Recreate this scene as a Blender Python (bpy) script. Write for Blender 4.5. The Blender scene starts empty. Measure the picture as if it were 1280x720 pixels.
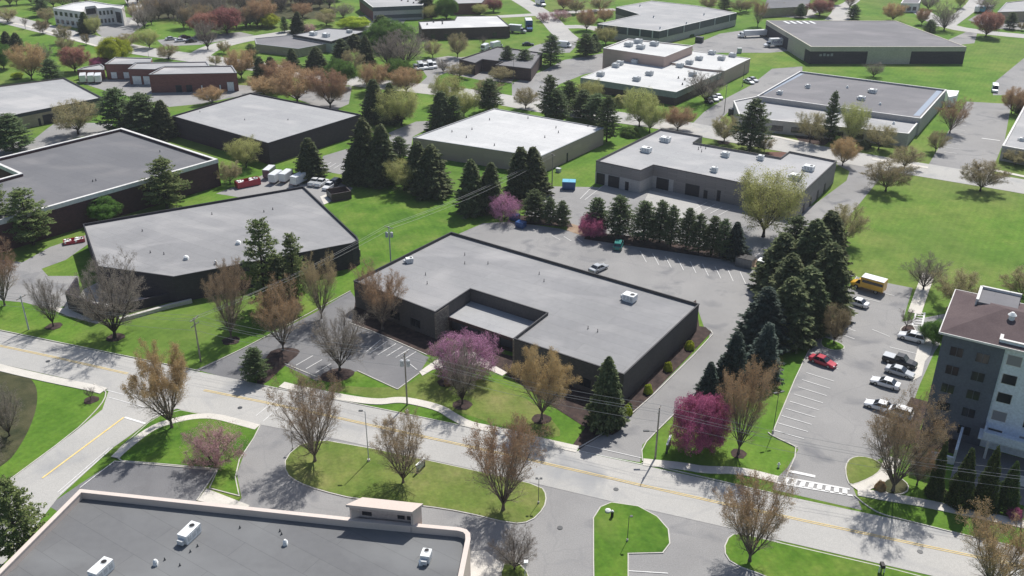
import bpy, math, random
import numpy as np
from mathutils import Vector, Matrix
from mathutils.geometry import tessellate_polygon
random.seed(4)
D=bpy.data; C=bpy.context.scene.collection
R=math.radians
# ---------------------------------------------------------------- survey: a photo pixel (1280x720) to a world point at height z
FP=1200.6; PIT=R(26.60); ROL=R(0.25); CH=86.0
def ray(px,py):
    x=(px-640)/FP; y=-(py-360)/FP
    c,s=math.cos(ROL),math.sin(ROL); x,y=c*x-s*y,s*x+c*y
    c,s=math.cos(PIT),math.sin(PIT)
    return x,c+s*y,-s+c*y
def G(px,py,z=0.0):
    d=ray(px,py); t=(z-CH)/d[2]
    return Vector((d[0]*t,d[1]*t,z))
def GG(pts,z=0.0): return [G(x,y,z) for x,y in pts]
def mpp(px,py): return (G(px+.5,py)-G(px-.5,py)).length
def hfrom(px,py,yt):
    g=G(px,py); r=math.hypot(g.x,g.y); d=ray(px,yt); return CH+d[2]*r/math.hypot(d[0],d[1])
# ---------------------------------------------------------------- materials
def nt(name):
    m=D.materials.new(name); m.use_nodes=True; t=m.node_tree; return m,t.nodes,t.links,t.nodes['Principled BSDF']
def inp(b,names,v):
    for n in names:
        if n in b.inputs: b.inputs[n].default_value=v; return
def plain(name,col,rough=.8,metal=0,spec=.3):
    m,n,l,b=nt(name); b.inputs['Base Color'].default_value=(*col,1); b.inputs['Roughness'].default_value=rough
    b.inputs['Metallic'].default_value=metal; inp(b,['Specular IOR Level'],spec); return m
def ramp(n,cols,pos=None):
    r=n.new('ShaderNodeValToRGB'); e=r.color_ramp.elements
    while len(e)<len(cols): e.new(.5)
    for i,c in enumerate(cols):
        e[i].position=(pos[i] if pos else i/(len(cols)-1)); e[i].color=(*c,1)
    return r
def noisy(name,cols,scale=.2,detail=6,rough=.9,pos=None,bump=0,bscale=3,second=None,spec=.2,grain=.7):
    """patchy surface: large soft patches (world metres) times fine grain, optional second layer of blotches"""
    m,n,l,b=nt(name)
    g=n.new('ShaderNodeNewGeometry')
    t=n.new('ShaderNodeTexNoise'); t.inputs['Scale'].default_value=scale; t.inputs['Detail'].default_value=detail; t.inputs['Roughness'].default_value=.62
    l.new(g.outputs['Position'],t.inputs['Vector'])
    r=ramp(n,cols,pos or [.3+.4*i/(len(cols)-1) for i in range(len(cols))]); l.new(t.outputs['Fac'],r.inputs['Fac']); out=r.outputs['Color']
    f=n.new('ShaderNodeTexNoise'); f.inputs['Scale'].default_value=bscale; f.inputs['Detail'].default_value=3; l.new(g.outputs['Position'],f.inputs['Vector'])
    fr=ramp(n,[(.8,.8,.8),(1.15,1.15,1.15)],[.3,.7]); l.new(f.outputs['Fac'],fr.inputs['Fac'])
    mx=n.new('ShaderNodeMix'); mx.data_type='RGBA'; mx.blend_type='MULTIPLY'; mx.inputs[0].default_value=grain
    l.new(out,mx.inputs[6]); l.new(fr.outputs['Color'],mx.inputs[7]); out=mx.outputs[2]
    if second:
        s2,col2,lo,hi,str_=second
        v=n.new('ShaderNodeTexNoise'); v.inputs['Scale'].default_value=s2; v.inputs['Detail'].default_value=4; v.inputs['Distortion'].default_value=.6
        mp=n.new('ShaderNodeMapping'); mp.inputs['Location'].default_value=(31,7,3); mp.inputs['Scale'].default_value=str_
        l.new(g.outputs['Position'],mp.inputs['Vector']); l.new(mp.outputs[0],v.inputs['Vector'])
        vr=ramp(n,[(0,0,0),(1,1,1)],[lo,hi]); l.new(v.outputs['Fac'],vr.inputs['Fac'])
        m2=n.new('ShaderNodeMix'); m2.data_type='RGBA'; l.new(vr.outputs['Color'],m2.inputs[0]); l.new(out,m2.inputs[6]); m2.inputs[7].default_value=(*col2,1); out=m2.outputs[2]
    l.new(out,b.inputs['Base Color']); b.inputs['Roughness'].default_value=rough; inp(b,['Specular IOR Level'],spec)
    if bump:
        bp=n.new('ShaderNodeBump'); bp.inputs['Strength'].default_value=bump; bp.inputs['Distance'].default_value=.05
        l.new(f.outputs['Fac'],bp.inputs['Height']); l.new(bp.outputs['Normal'],b.inputs['Normal'])
    return m
def brickmat(name,c1,c2,mortar,sx=.8,sy=.25,rough=.9):
    m,n,l,b=nt(name)
    g=n.new('ShaderNodeNewGeometry'); sp=n.new('ShaderNodeSeparateXYZ'); l.new(g.outputs['Position'],sp.inputs[0])
    a=n.new('ShaderNodeMath'); a.operation='ADD'; l.new(sp.outputs[0],a.inputs[0]); l.new(sp.outputs[1],a.inputs[1])
    cb=n.new('ShaderNodeCombineXYZ'); l.new(a.outputs[0],cb.inputs[0]); l.new(sp.outputs[2],cb.inputs[1])
    t=n.new('ShaderNodeTexBrick'); l.new(cb.outputs[0],t.inputs['Vector']); t.inputs['Color1'].default_value=(*c1,1); t.inputs['Color2'].default_value=(*c2,1)
    t.inputs['Mortar'].default_value=(*mortar,1); t.inputs['Scale'].default_value=1; t.inputs['Brick Width'].default_value=sx; t.inputs['Row Height'].default_value=sy; t.inputs['Mortar Size'].default_value=.02
    l.new(t.outputs['Color'],b.inputs['Base Color']); b.inputs['Roughness'].default_value=rough; return m
def leafmat(name,cols,bark=None):
    m,n,l,b=nt(name)
    g=n.new('ShaderNodeNewGeometry'); oi=n.new('ShaderNodeObjectInfo')
    r=ramp(n,cols); l.new(g.outputs['Random Per Island'],r.inputs['Fac'])
    h=n.new('ShaderNodeHueSaturation'); l.new(r.outputs['Color'],h.inputs['Color'])
    a=n.new('ShaderNodeMapRange'); a.inputs['To Min'].default_value=.485; a.inputs['To Max'].default_value=.515; l.new(oi.outputs['Random'],a.inputs['Value']); l.new(a.outputs[0],h.inputs['Hue'])
    v=n.new('ShaderNodeMapRange'); v.inputs['To Min'].default_value=.8; v.inputs['To Max'].default_value=1.2; l.new(oi.outputs['Random'],v.inputs['Value']); l.new(v.outputs[0],h.inputs['Value'])
    l.new(h.outputs['Color'],b.inputs['Base Color']); b.inputs['Roughness'].default_value=.75; inp(b,['Specular IOR Level'],.15)
    tr=n.new('ShaderNodeBsdfTranslucent'); l.new(h.outputs['Color'],tr.inputs['Color'])
    ms=n.new('ShaderNodeMixShader'); ms.inputs[0].default_value=.35; l.new(b.outputs[0],ms.inputs[1]); l.new(tr.outputs[0],ms.inputs[2])
    l.new(ms.outputs[0],n['Material Output'].inputs['Surface']); return m
M={}
def add_mow(m,ang,amt=.03,per=1.5):
    n=m.node_tree.nodes; l=m.node_tree.links; bs=n['Principled BSDF']; src=bs.inputs['Base Color'].links[0].from_socket
    g=n.new('ShaderNodeNewGeometry'); mp=n.new('ShaderNodeMapping'); mp.inputs['Rotation'].default_value=(0,0,R(ang)); l.new(g.outputs['Position'],mp.inputs['Vector'])
    w=n.new('ShaderNodeTexWave'); w.inputs['Scale'].default_value=1/per/3.2; w.inputs['Distortion'].default_value=5; w.inputs['Detail'].default_value=3; w.inputs['Detail Scale'].default_value=.35; l.new(mp.outputs[0],w.inputs['Vector'])
    r=ramp(n,[(1-amt,)*3,(1+amt,)*3],[.3,.7]); l.new(w.outputs['Fac'],r.inputs['Fac'])
    t=n.new('ShaderNodeTexNoise'); t.inputs['Scale'].default_value=.16; t.inputs['Detail'].default_value=9; t.inputs['Roughness'].default_value=.7; l.new(g.outputs['Position'],t.inputs['Vector'])
    r2=ramp(n,[(.66,.76,.6),(1,1,1),(1.38,1.18,1.45)],[.32,.5,.7]); l.new(t.outputs['Fac'],r2.inputs['Fac'])
    for k in (r,r2):
        mx=n.new('ShaderNodeMix'); mx.data_type='RGBA'; mx.blend_type='MULTIPLY'; mx.inputs[0].default_value=1; l.new(src,mx.inputs[6]); l.new(k.outputs['Color'],mx.inputs[7]); src=mx.outputs[2]
    l.new(src,bs.inputs['Base Color'])
M['grass']=noisy('grass',[(.054,.132,.013),(.092,.182,.02),(.152,.2,.04)],.035,8,.95,bscale=1.6,bump=.5,second=(.012,(.135,.165,.045),.52,.72,(1,1,1)))
M['grass_lush']=noisy('grass_lush',[(.05,.125,.012),(.082,.166,.017),(.115,.18,.028)],.08,7,.95,bscale=1.8,bump=.5,second=(.09,(.13,.17,.04),.55,.75,(1,1,1)))
M['grass_dry']=noisy('grass_dry',[(.095,.155,.026),(.13,.172,.038),(.165,.18,.058)],.12,7,.95,bscale=2,bump=.5)
for k_,a_ in (('grass',31),('grass_lush',-20),('grass_dry',-19)): add_mow(M[k_],a_)
M['asphalt']=noisy('asphalt',[(.215,.212,.21),(.26,.257,.253),(.30,.295,.288)],.05,8,.9,bscale=6,second=(.18,(.15,.153,.163),.56,.75,(1,1,1)))
M['asphalt_new']=noisy('asphalt_new',[(.135,.136,.141),(.168,.169,.175),(.20,.20,.203)],.06,8,.9,bscale=6,second=(.1,(.23,.23,.24),.6,.75,(1,1,1)))
M['road']=noisy('road',[(.35,.345,.33),(.39,.384,.365),(.43,.42,.395)],.05,8,.9,bscale=8,second=(.13,(.28,.285,.29),.58,.76,(1,1,1)))
M['concrete']=noisy('concrete',[(.5,.48,.43),(.6,.57,.52)],.3,6,.85,bscale=8)
M['kerb']=noisy('kerb',[(.42,.41,.37),(.55,.53,.49)],.5,6,.85,bscale=8)
M['mulch']=noisy('mulch',[(.03,.022,.022),(.055,.04,.036),(.085,.058,.05)],.8,6,1,bscale=10)
M['redmulch']=noisy('redmulch',[(.10,.06,.05),(.17,.09,.07)],.8,6,1,bscale=10)
M['brush']=noisy('brush_ground',[(.03,.038,.018),(.06,.062,.03),(.09,.085,.045)],.35,8,1,bscale=4,bump=.8)
M['soil']=noisy('soil',[(.22,.15,.10),(.35,.27,.2)],.5,6,1,bscale=8)
def add_cracks(m,scale,col,amt,wid=.012):
    n=m.node_tree.nodes; l=m.node_tree.links; bs=n['Principled BSDF']; src=bs.inputs['Base Color'].links[0].from_socket
    g=n.new('ShaderNodeNewGeometry'); t=n.new('ShaderNodeTexNoise'); t.inputs['Scale'].default_value=.35; t.inputs['Detail'].default_value=5; l.new(g.outputs['Position'],t.inputs['Vector'])
    a=n.new('ShaderNodeMix'); a.data_type='RGBA'; a.blend_type='LINEAR_LIGHT'; a.inputs[0].default_value=1; l.new(g.outputs['Position'],a.inputs[6]); l.new(t.outputs['Color'],a.inputs[7])
    v=n.new('ShaderNodeTexVoronoi'); v.feature='DISTANCE_TO_EDGE'; v.inputs['Scale'].default_value=scale; l.new(a.outputs[2],v.inputs['Vector'])
    r=ramp(n,[(amt,)*3,(0,0,0)],[wid*.5,wid]); l.new(v.outputs['Distance'],r.inputs['Fac'])
    mx=n.new('ShaderNodeMix'); mx.data_type='RGBA'; l.new(r.outputs['Color'],mx.inputs[0]); l.new(src,mx.inputs[6]); mx.inputs[7].default_value=(*col,1); l.new(mx.outputs[2],bs.inputs['Base Color'])
add_cracks(M['asphalt'],.07,(.19,.19,.195),.25); add_cracks(M['asphalt_new'],.06,(.12,.12,.125),.25); add_cracks(M['road'],.045,(.3,.3,.3),.25)
M['white']=noisy('line_white',[(.6,.6,.59),(.76,.76,.74)],1.2,5,.7,bscale=9)
M['yellow']=noisy('line_yellow',[(.66,.48,.16),(.76,.6,.27)],.8,5,.7,bscale=9)
def roof(name,a,b,c,st=(1,1,1)):
    a,b,c=[(t[0]*.785,t[1]*.775,t[2]*.76) for t in (a,b,c)]
    m=noisy(name,[a,b],.03,9,.85,bscale=1.1,second=(.07,c,.48,.7,(1,1.6,1)),grain=.22)
    n=m.node_tree.nodes; l=m.node_tree.links; bs=n['Principled BSDF']; src=bs.inputs['Base Color'].links[0].from_socket
    g=n.new('ShaderNodeNewGeometry'); mp=n.new('ShaderNodeMapping'); mp.inputs['Rotation'].default_value=(0,0,R(33)); l.new(g.outputs['Position'],mp.inputs['Vector'])
    t=n.new('ShaderNodeTexBrick'); l.new(mp.outputs[0],t.inputs['Vector']); t.inputs['Color1'].default_value=(1,1,1,1); t.inputs['Color2'].default_value=(.93,.93,.94,1); t.inputs['Mortar'].default_value=(.68,.68,.68,1)
    t.inputs['Scale'].default_value=1; t.inputs['Brick Width'].default_value=19; t.inputs['Row Height'].default_value=2.9; t.inputs['Mortar Size'].default_value=.035; t.inputs['Mortar Smooth'].default_value=.6
    mx=n.new('ShaderNodeMix'); mx.data_type='RGBA'; mx.blend_type='MULTIPLY'; mx.inputs[0].default_value=1; l.new(src,mx.inputs[6]); l.new(t.outputs['Color'],mx.inputs[7]); l.new(mx.outputs[2],bs.inputs['Base Color']); return m
M['roof_grey']=roof('roof_grey',(.27,.275,.285),(.36,.365,.375),(.42,.42,.425))
M['roof_blue']=roof('roof_blue',(.255,.27,.285),(.33,.345,.36),(.38,.39,.4))
M['roof_light']=roof('roof_light',(.58,.60,.61),(.68,.69,.70),(.8,.805,.81))
M['roof_mid']=roof('roof_mid',(.38,.39,.405),(.46,.47,.48),(.52,.52,.525))
M['roof_dark']=roof('roof_dark',(.17,.175,.182),(.205,.212,.22),(.235,.245,.252))
M['roof_slate']=roof('roof_slate',(.16,.165,.18),(.2,.205,.22),(.235,.235,.245))
M['roof_white']=roof('roof_white',(.66,.68,.68),(.74,.75,.75),(.6,.62,.63))
M['roof_taupe']=roof('roof_taupe',(.2,.2,.215),(.245,.245,.26),(.275,.27,.285))
def shingles():
    m=noisy('shingle',[(.085,.062,.065),(.12,.09,.09)],.25,6,.9,bscale=5); return m
M['shingle']=shingles()
M['dark_wall']=noisy('dark_wall',[(.082,.078,.078),(.108,.102,.10)],.15,5,.8,bscale=3)
M['black_wall']=brickmat('black_wall',(.036,.031,.042),(.05,.043,.055),(.027,.024,.031))
M['plum_wall']=brickmat('plum_wall',(.055,.037,.05),(.07,.048,.062),(.042,.03,.04))
M['maroon_wall']=brickmat('maroon_wall',(.062,.026,.03),(.085,.036,.04),(.045,.024,.026))
M['brick_red']=brickmat('brick_red',(.17,.06,.05),(.22,.085,.07),(.14,.09,.08))
M['brick_dk']=brickmat('brick_dk',(.07,.045,.042),(.1,.06,.055),(.06,.05,.05))
M['tan_wall']=brickmat('tan_wall',(.3,.25,.18),(.36,.3,.22),(.25,.21,.16),1.2,.6)
M['taupe_wall']=brickmat('taupe_wall',(.43,.32,.275),(.47,.35,.30),(.38,.28,.24),6,1.2)
M['grey_wall']=brickmat('grey_wall',(.215,.195,.19),(.25,.23,.22),(.17,.155,.15),1.5,.5)
M['lt_wall']=noisy('lt_wall',[(.38,.36,.35),(.45,.43,.415)],.2,5,.85,bscale=3)
M['stucco']=noisy('stucco',[(.57,.485,.425),(.60,.515,.455)],.2,5,.85,bscale=3,grain=.15)
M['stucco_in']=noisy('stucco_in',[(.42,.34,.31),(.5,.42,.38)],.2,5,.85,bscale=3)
M['stone']=brickmat('stone',(.16,.135,.11),(.28,.25,.21),(.05,.045,.04),.55,.22)
M['green_metal']=noisy('green_metal',[(.40,.375,.31),(.46,.43,.36)],.15,4,.6,bscale=2)
M['teal_band']=noisy('teal_band',[(.24,.255,.26),(.29,.305,.31)],.1,4,.5,bscale=2)
M['slate_glass']=plain('slate_glass',(.06,.072,.092),.4,0,.4)
M['glass']=plain('glass',(.018,.022,.03),.12,0,.6)
M['curtain']=plain('curtain',(.25,.24,.26),.5)
M['black']=plain('black_paint',(.012,.012,.014),.6)
M['doordark']=plain('door_dark',(.02,.02,.028),.5)
M['metal']=noisy('galvanised',[(.42,.44,.45),(.55,.57,.58)],.6,4,.45,bscale=3)
M['metal_w']=noisy('metal_white',[(.68,.7,.69),(.8,.81,.8)],.6,4,.45,bscale=3)
M['metal_d']=plain('metal_dark',(.05,.055,.06),.5)
M['cope_w']=noisy('cope_white',[(.55,.54,.52),(.68,.67,.65)],.5,5,.6,bscale=3)
M['cope_b']=plain('cope_black',(.02,.02,.025),.6)
M['cope_pink']=noisy('cope_pink',[(.57,.495,.445),(.62,.545,.49)],.5,5,.7,bscale=3,grain=.15)
M['cope_g']=plain('cope_grey',(.26,.27,.28),.6)
M['wood']=noisy('pole_wood',[(.22,.19,.16),(.34,.31,.27)],.8,5,.9,bscale=6)
M['wire']=plain('wire',(.38,.38,.37),.5)
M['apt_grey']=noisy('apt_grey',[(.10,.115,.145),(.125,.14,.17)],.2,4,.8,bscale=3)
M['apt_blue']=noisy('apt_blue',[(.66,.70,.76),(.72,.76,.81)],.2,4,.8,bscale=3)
M['bark']=noisy('bark',[(.10,.08,.065),(.18,.15,.125)],1.5,5,.95,bscale=8)
M['bark_d']=noisy('bark_dark',[(.035,.028,.024),(.07,.055,.048)],1.5,5,.95,bscale=8)
M['tyre']=plain('tyre',(.015,.015,.016),.8)
M['rim']=plain('rim',(.35,.36,.37),.35,.8)
M['lampred']=plain('tail_red',(.35,.02,.02),.3)
M['lampw']=plain('head_lamp',(.7,.7,.68),.15)
def paint(name,col): return plain(name,col,.28,.15,.6)
P={k:paint('paint_'+k,c) for k,c in dict(white=(.72,.73,.74),silver=(.42,.44,.46),red=(.36,.015,.04),black=(.015,.017,.022),teal=(.03,.2,.18),blue=(.02,.08,.24),yellow=(.65,.38,.03),grey=(.13,.14,.15),maroon=(.09,.02,.03),sky=(.15,.45,.62)).items()}
# ---------------------------------------------------------------- mesh builder
class MB:
    def __init__(s): s.v=[]; s.f=[]; s.mi=[]; s.m=0
    def face(s,pts):
        k=len(s.v); s.v+= [tuple(p) for p in pts]; s.f.append(tuple(range(k,k+len(pts)))); s.mi.append(s.m)
    def poly(s,pts):
        k=len(s.v); s.v+=[tuple(p) for p in pts]
        for t in tessellate_polygon([[Vector(p) for p in pts]]):
            a,b,c=[Vector(pts[i]) for i in t]
            if (b-a).cross(c-a).z<0: t=(t[0],t[2],t[1])
            s.f.append(tuple(k+i for i in t)); s.mi.append(s.m)
    def prism(s,pts,z0,z1,top=True,bottom=False):
        p=[(q[0],q[1]) for q in pts]; n=len(p)
        if area(p)<0: p=p[::-1]
        for i in range(n):
            a,b=p[i],p[(i+1)%n]; s.face([(*a,z0),(*b,z0),(*b,z1),(*a,z1)])
        if top: s.poly([(*q,z1) for q in p])
        if bottom: s.poly([(*q,z0) for q in p])
    def box(s,c,size,ang=0.0,taper=1.0):
        cx,cy,cz=c; x,y,z=size[0]/2,size[1]/2,size[2]/2; ca,sa=math.cos(ang),math.sin(ang)
        k=len(s.v)
        for dz,t in ((-z,1),(z,taper)):
            for dx,dy in ((-x,-y),(x,-y),(x,y),(-x,y)):
                dx*=t; dy*=t; s.v.append((cx+dx*ca-dy*sa,cy+dx*sa+dy*ca,cz+dz))
        for f in ((3,2,1,0),(4,5,6,7),(0,1,5,4),(1,2,6,5),(2,3,7,6),(3,0,4,7)): s.f.append(tuple(k+i for i in f)); s.mi.append(s.m)
    def tube(s,a,b,r0,r1=None,n=6,caps=True):
        r1=r0 if r1 is None else r1; a=Vector(a); b=Vector(b); d=(b-a).normalized()
        u=d.cross(Vector((0,0,1)) if abs(d.z)<.9 else Vector((1,0,0))).normalized(); w=d.cross(u); k=len(s.v)
        for p,r in ((a,r0),(b,r1)):
            for i in range(n):
                t=2*math.pi*i/n; s.v.append(tuple(p+(u*math.cos(t)+w*math.sin(t))*r))
        for i in range(n):
            j=(i+1)%n; s.f.append((k+j,k+i,k+n+i,k+n+j)); s.mi.append(s.m)
        if caps: s.f.append(tuple(k+n+n-1-i for i in range(n))); s.mi.append(s.m); s.f.append(tuple(k+i for i in range(n))); s.mi.append(s.m)
    def build(s,name,mats,parent=None,smooth=False,loc=None):
        me=D.meshes.new(name); o3=Vector(loc) if loc is not None else (parent_loc(parent) if parent else Vector((0,0,0)))
        me.from_pydata([(x-o3.x,y-o3.y,z-o3.z) for x,y,z in s.v],[],s.f)
        if not isinstance(mats,(list,tuple)): mats=[mats]
        for m in mats: me.materials.append(m)
        me.polygons.foreach_set('material_index',s.mi)
        if smooth: me.polygons.foreach_set('use_smooth',[True]*len(s.f))
        o=D.objects.new(name,me); C.objects.link(o)
        if parent: o.parent=parent
        elif loc is not None: o.location=o3
        return o
def parent_loc(p):
    v=Vector((0,0,0))
    while p: v+=p.location; p=p.parent
    return v
def area(p): return sum(p[i][0]*p[(i+1)%len(p)][1]-p[(i+1)%len(p)][0]*p[i][1] for i in range(len(p)))/2
def offset(pts,d):
    """move a polygon's sides inward by d (mitred)"""
    p=[Vector((q[0],q[1])) for q in pts]
    rev=area(p)<0
    if rev: p=p[::-1]
    n=len(p); out=[]
    for i in range(n):
        a,b,c=p[i-1],p[i],p[(i+1)%n]; e1=(b-a).normalized(); e2=(c-b).normalized()
        n1=Vector((-e1.y,e1.x)); n2=Vector((-e2.y,e2.x)); bis=n1+n2
        if bis.length<1e-4: bis=n1
        bis.normalize(); k=max(.35,bis.dot(n1)); out.append(b+bis*d/k)
    return out[::-1] if rev else out
def smooth_pts(pts,it=2,closed=True):
    for _ in range(it):
        q=[]; n=len(pts)
        if not closed: q.append(pts[0])
        for i in range(n if closed else n-1):
            a,b=pts[i],pts[(i+1)%n]
            q+= [(a[0]*.75+b[0]*.25,a[1]*.75+b[1]*.25),(a[0]*.25+b[0]*.75,a[1]*.25+b[1]*.75)]
        if not closed: q.append(pts[-1])
        pts=q
    return pts
def tag(o,label,cat,group=None):
    o['label']=label; o['category']=cat
    if group: o['group']=group
    return o
def thing(name,loc,label,cat,group=None,rz=0):
    o=D.objects.new(name,None); o.empty_display_size=.5; C.objects.link(o); o.location=loc; o.rotation_euler=(0,0,rz); return tag(o,label,cat,group)
def structure(o): o['kind']='structure'; return o
# ---------------------------------------------------------------- ground
ZK=[0]
def zi(): ZK[0]+=1; return .0009*(ZK[0]%40)
def flat(name,pts,z,mat,sm=0,px=True):
    z+=zi()*.4
    if sm: pts=smooth_pts(pts,sm)
    w=GG(pts) if px else [Vector((p[0],p[1],0)) for p in pts]
    b=MB(); b.poly([(p.x,p.y,z) for p in w]); return structure(b.build(name,M[mat]))
def ribbon_pts(w,width):
    L=[];Rr=[]
    for i in range(len(w)):
        a=w[max(0,i-1)]; c=w[min(len(w)-1,i+1)]; d=(c-a); d.z=0; d.normalize(); nn=Vector((-d.y,d.x,0))*width/2
        L.append(w[i]+nn); Rr.append(w[i]-nn)
    return L,Rr
def ribbon(name,pts,width,z,mat,sm=2,mb=None,thick=0):
    pts=smooth_pts(pts,sm,False) if sm else pts
    z+=zi() if mb is None else 0
    w=GG(pts); L,Rr=ribbon_pts(w,width); b=mb or MB()
    for i in range(len(w)-1):
        q=[(p.x,p.y,z) for p in (Rr[i],Rr[i+1],L[i+1],L[i])]; b.face(q)
        if thick:
            for a,c in ((Rr[i],Rr[i+1]),(L[i+1],L[i])): b.face([(a.x,a.y,z-thick),(c.x,c.y,z-thick),(c.x,c.y,z),(a.x,a.y,z)])
    if mb is None: return structure(b.build(name,M[mat]))
def island(pts,mat='grass_lush',sm=1,h=.13,kw=.16,inner='grass_island'):
    if sm: pts=smooth_pts(pts,sm)
    w=[(p.x,p.y) for p in GG(pts)]
    b=MB(); b.prism(w,0,h); structure(b.build('kerb',M['kerb']))
    b=MB(); b.poly([(p[0],p[1],h+.02) for p in offset(w,kw)]); structure(b.build(inner,M[mat]))
def bed(x,y,rpx,mat='mulch',z=.05,ratio=1.0):
    g=G(x,y); r=rpx*mpp(x,y); b=MB(); rr=random.Random(x*7+y)
    pts=[(g.x+r*(1+rr.uniform(-.12,.12))*math.cos(t)*ratio,g.y+r*(1+rr.uniform(-.12,.12))*math.sin(t)) for t in [i*math.pi/8 for i in range(16)]]
    b.prism(pts,0,z); return structure(b.build('mulch_bed',M[mat]))
b=MB(); b.poly([(-1600,-300,0),(1600,-300,0),(1600,2600,0),(-1600,2600,0)]); structure(b.build('ground',M['grass']))
Z1,Z2,Z3=.012,.03,.032
# lots and drives
flat('parking_lot',[(326,526),(420,540),(640,590),(925,655),(985,682),(1010,800),(500,810),(300,720),(290,640),(302,622),(296,592),(306,565)],Z1,'asphalt')
flat('parking_lot',[(143,577),(271,588),(246,627),(90,650),(60,632),(100,605)],Z1,'asphalt_new')
flat('driveway',[(245,462),(322,427),(395,390),(438,364),(450,380),(446,400),(536,447),(524,467),(497,487),(447,464),(395,476),(352,455),(303,478)],Z1,'asphalt_new')
flat('parking_lot',[(572,293),(604,279),(640,277),(700,286),(740,297),(800,306),(860,317),(925,328),(962,336),(966,350),(945,385),(925,440),(905,458),(870,493),(825,535),(803,556),(800,578),(722,564),(745,545),(790,517),(886,423),(888,414),(880,409),(870,380),(720,340)],Z1,'asphalt')
flat('parking_lot',[(672,240),(692,233),(745,234),(812,240),(870,240),(1000,262),(1016,257),(1058,226),(1062,214),(1045,205),(1056,193),(1140,207),(1106,216),(1074,255),(1050,285),(1030,312),(1000,325),(965,336),(925,322),(860,311),(740,292),(690,278),(655,268)],Z1,'asphalt')
flat('parking_lot',[(1070,346),(1141,360),(1128,402),(1183,392),(1182,420),(1168,440),(1150,480),(1128,540),(1108,570),(1085,580),(1058,590),(1078,638),(966,612),(968,600),(984,585),(998,562),(965,543),(1003,452),(1030,408)],Z1,'asphalt')
flat('parking_lot',[(270,242),(300,231),(335,216),(385,219),(420,226),(441,235),(428,250),(408,252),(400,260),(370,240),(320,250)],Z1,'asphalt')
flat('driveway',[(28,328),(62,309),(110,293),(112,304),(82,325),(52,336),(60,345),(98,345),(100,380),(60,386),(30,378),(-40,372),(-40,320)],Z1,'asphalt')
flat('parking_lot',[(398,213),(404,195),(434,186),(447,200),(432,219)],Z1,'asphalt')
flat('driveway',[(486,166),(520,152),(538,151),(536,160),(516,171),(512,196),(488,190)],Z1,'asphalt')
flat('driveway',[(30,184),(60,160),(70,153),(142,154),(132,166),(95,172),(60,186)],Z1,'asphalt')
flat('parking_lot',[(-40,205),(-40,182),(35,176),(60,184),(20,196)],Z1,'asphalt')
flat('parking_lot',[(96,102),(130,98),(190,100),(330,108),(330,116),(300,120),(250,130),(208,134),(160,120),(130,113)],Z1,'asphalt')
flat('parking_lot',[(362,120),(395,108),(440,108),(436,130),(420,137),(395,133)],Z1,'asphalt')
flat('parking_lot',[(1208,127),(1264,130),(1256,175),(1236,222),(1160,207),(1176,180),(1188,160)],Z1,'asphalt')
flat('parking_lot',[(1241,119),(1243,103),(1282,71),(1340,55),(1340,125),(1262,119)],Z1,'asphalt')
flat('driveway',[(865,155),(880,140),(905,124),(938,107),(965,86),(1003,83),(1003,90),(950,122),(925,126),(900,150),(925,172),(890,170)],Z1,'asphalt')
flat('parking_lot',[(864,57),(900,42),(928,38),(955,37),(1000,50),(995,63),(962,66),(868,66)],Z1,'asphalt')
flat('driveway',[(640,122),(640,104),(680,88),(705,75),(757,66),(770,85),(730,93),(700,105),(684,118),(700,138),(650,130)],Z1,'asphalt')
flat('parking_lot',[(652,66),(668,57),(710,46),(722,48),(720,58),(712,66)],Z1,'asphalt')
flat('parking_lot',[(560,92),(575,72),(640,62),(650,68),(640,104),(600,100)],Z1,'asphalt')
flat('driveway',[(518,110),(534,96),(520,76),(560,70),(590,73),(580,82),(548,95),(540,114)],Z1,'asphalt')
flat('parking_lot',[(104,28),(130,20),(165,22),(185,28),(160,46),(130,48),(118,38)],Z1,'asphalt')
flat('parking_lot',[(196,50),(250,45),(300,40),(318,44),(250,56),(205,58)],Z1,'asphalt')
flat('parking_lot',[(425,38),(450,20),(520,10),(500,34),(470,38)],Z1,'asphalt')
flat('parking_lot',[(1185,50),(1212,38),(1222,40),(1218,54),(1200,56)],Z1,'asphalt')
flat('parking_lot',[(1210,25),(1222,18),(1300,20),(1300,38),(1240,36)],Z1,'asphalt')
flat('side_road',[(112,478),(136,488),(128,512),(92,541),(0,609),(-90,675),(-90,790),(20,690),(72,623),(141,560),(165,543),(190,524),(228,508)],Z2,'road')
flat('road',[(-60,401),(0,414),(180,451),(432,502),(722,564),(910,605),(1132,652),(1280,686),(1400,713),(1400,775),(1165,720),(975,676),(897,657),(760,626),(620,593),(420,549),(325,531),(225,512),(117,481),(0,455),(-60,441)],Z3,'road')
far=[(-60,6),(0,22),(60,37),(125,52),(170,63),(240,72),(300,80),(380,92),(450,103),(530,111),(600,119),(660,131),(715,140),(770,146),(850,158),(900,168),(960,178),(1060,197),(1180,217),(1280,233),(1380,252)]
ribbon('road',far,11.5,Z3,'road')
for p,w in (([(640,-6),(668,10),(688,25),(700,40),(715,52)],9),([(620,21),(660,19),(700,16),(770,12)],6),([(698,34),(735,33),(760,40)],7),([(1150,14),(1180,33),(1232,41),(1310,48)],9),([(1180,34),(1200,20),(1216,8),(1225,-6)],7),([(950,17),(990,21),(1020,20)],6),([(1000,22),(1020,12),(1045,8),(1060,7),(1075,-8)],6),([(1048,8),(1056,14),(1045,26)],10),([(160,-6),(168,6),(176,16),(170,30)],6),([(245,72),(262,60),(300,50),(330,46),(380,38)],9)):
    ribbon('road',p,w,Z2,'road')
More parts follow.
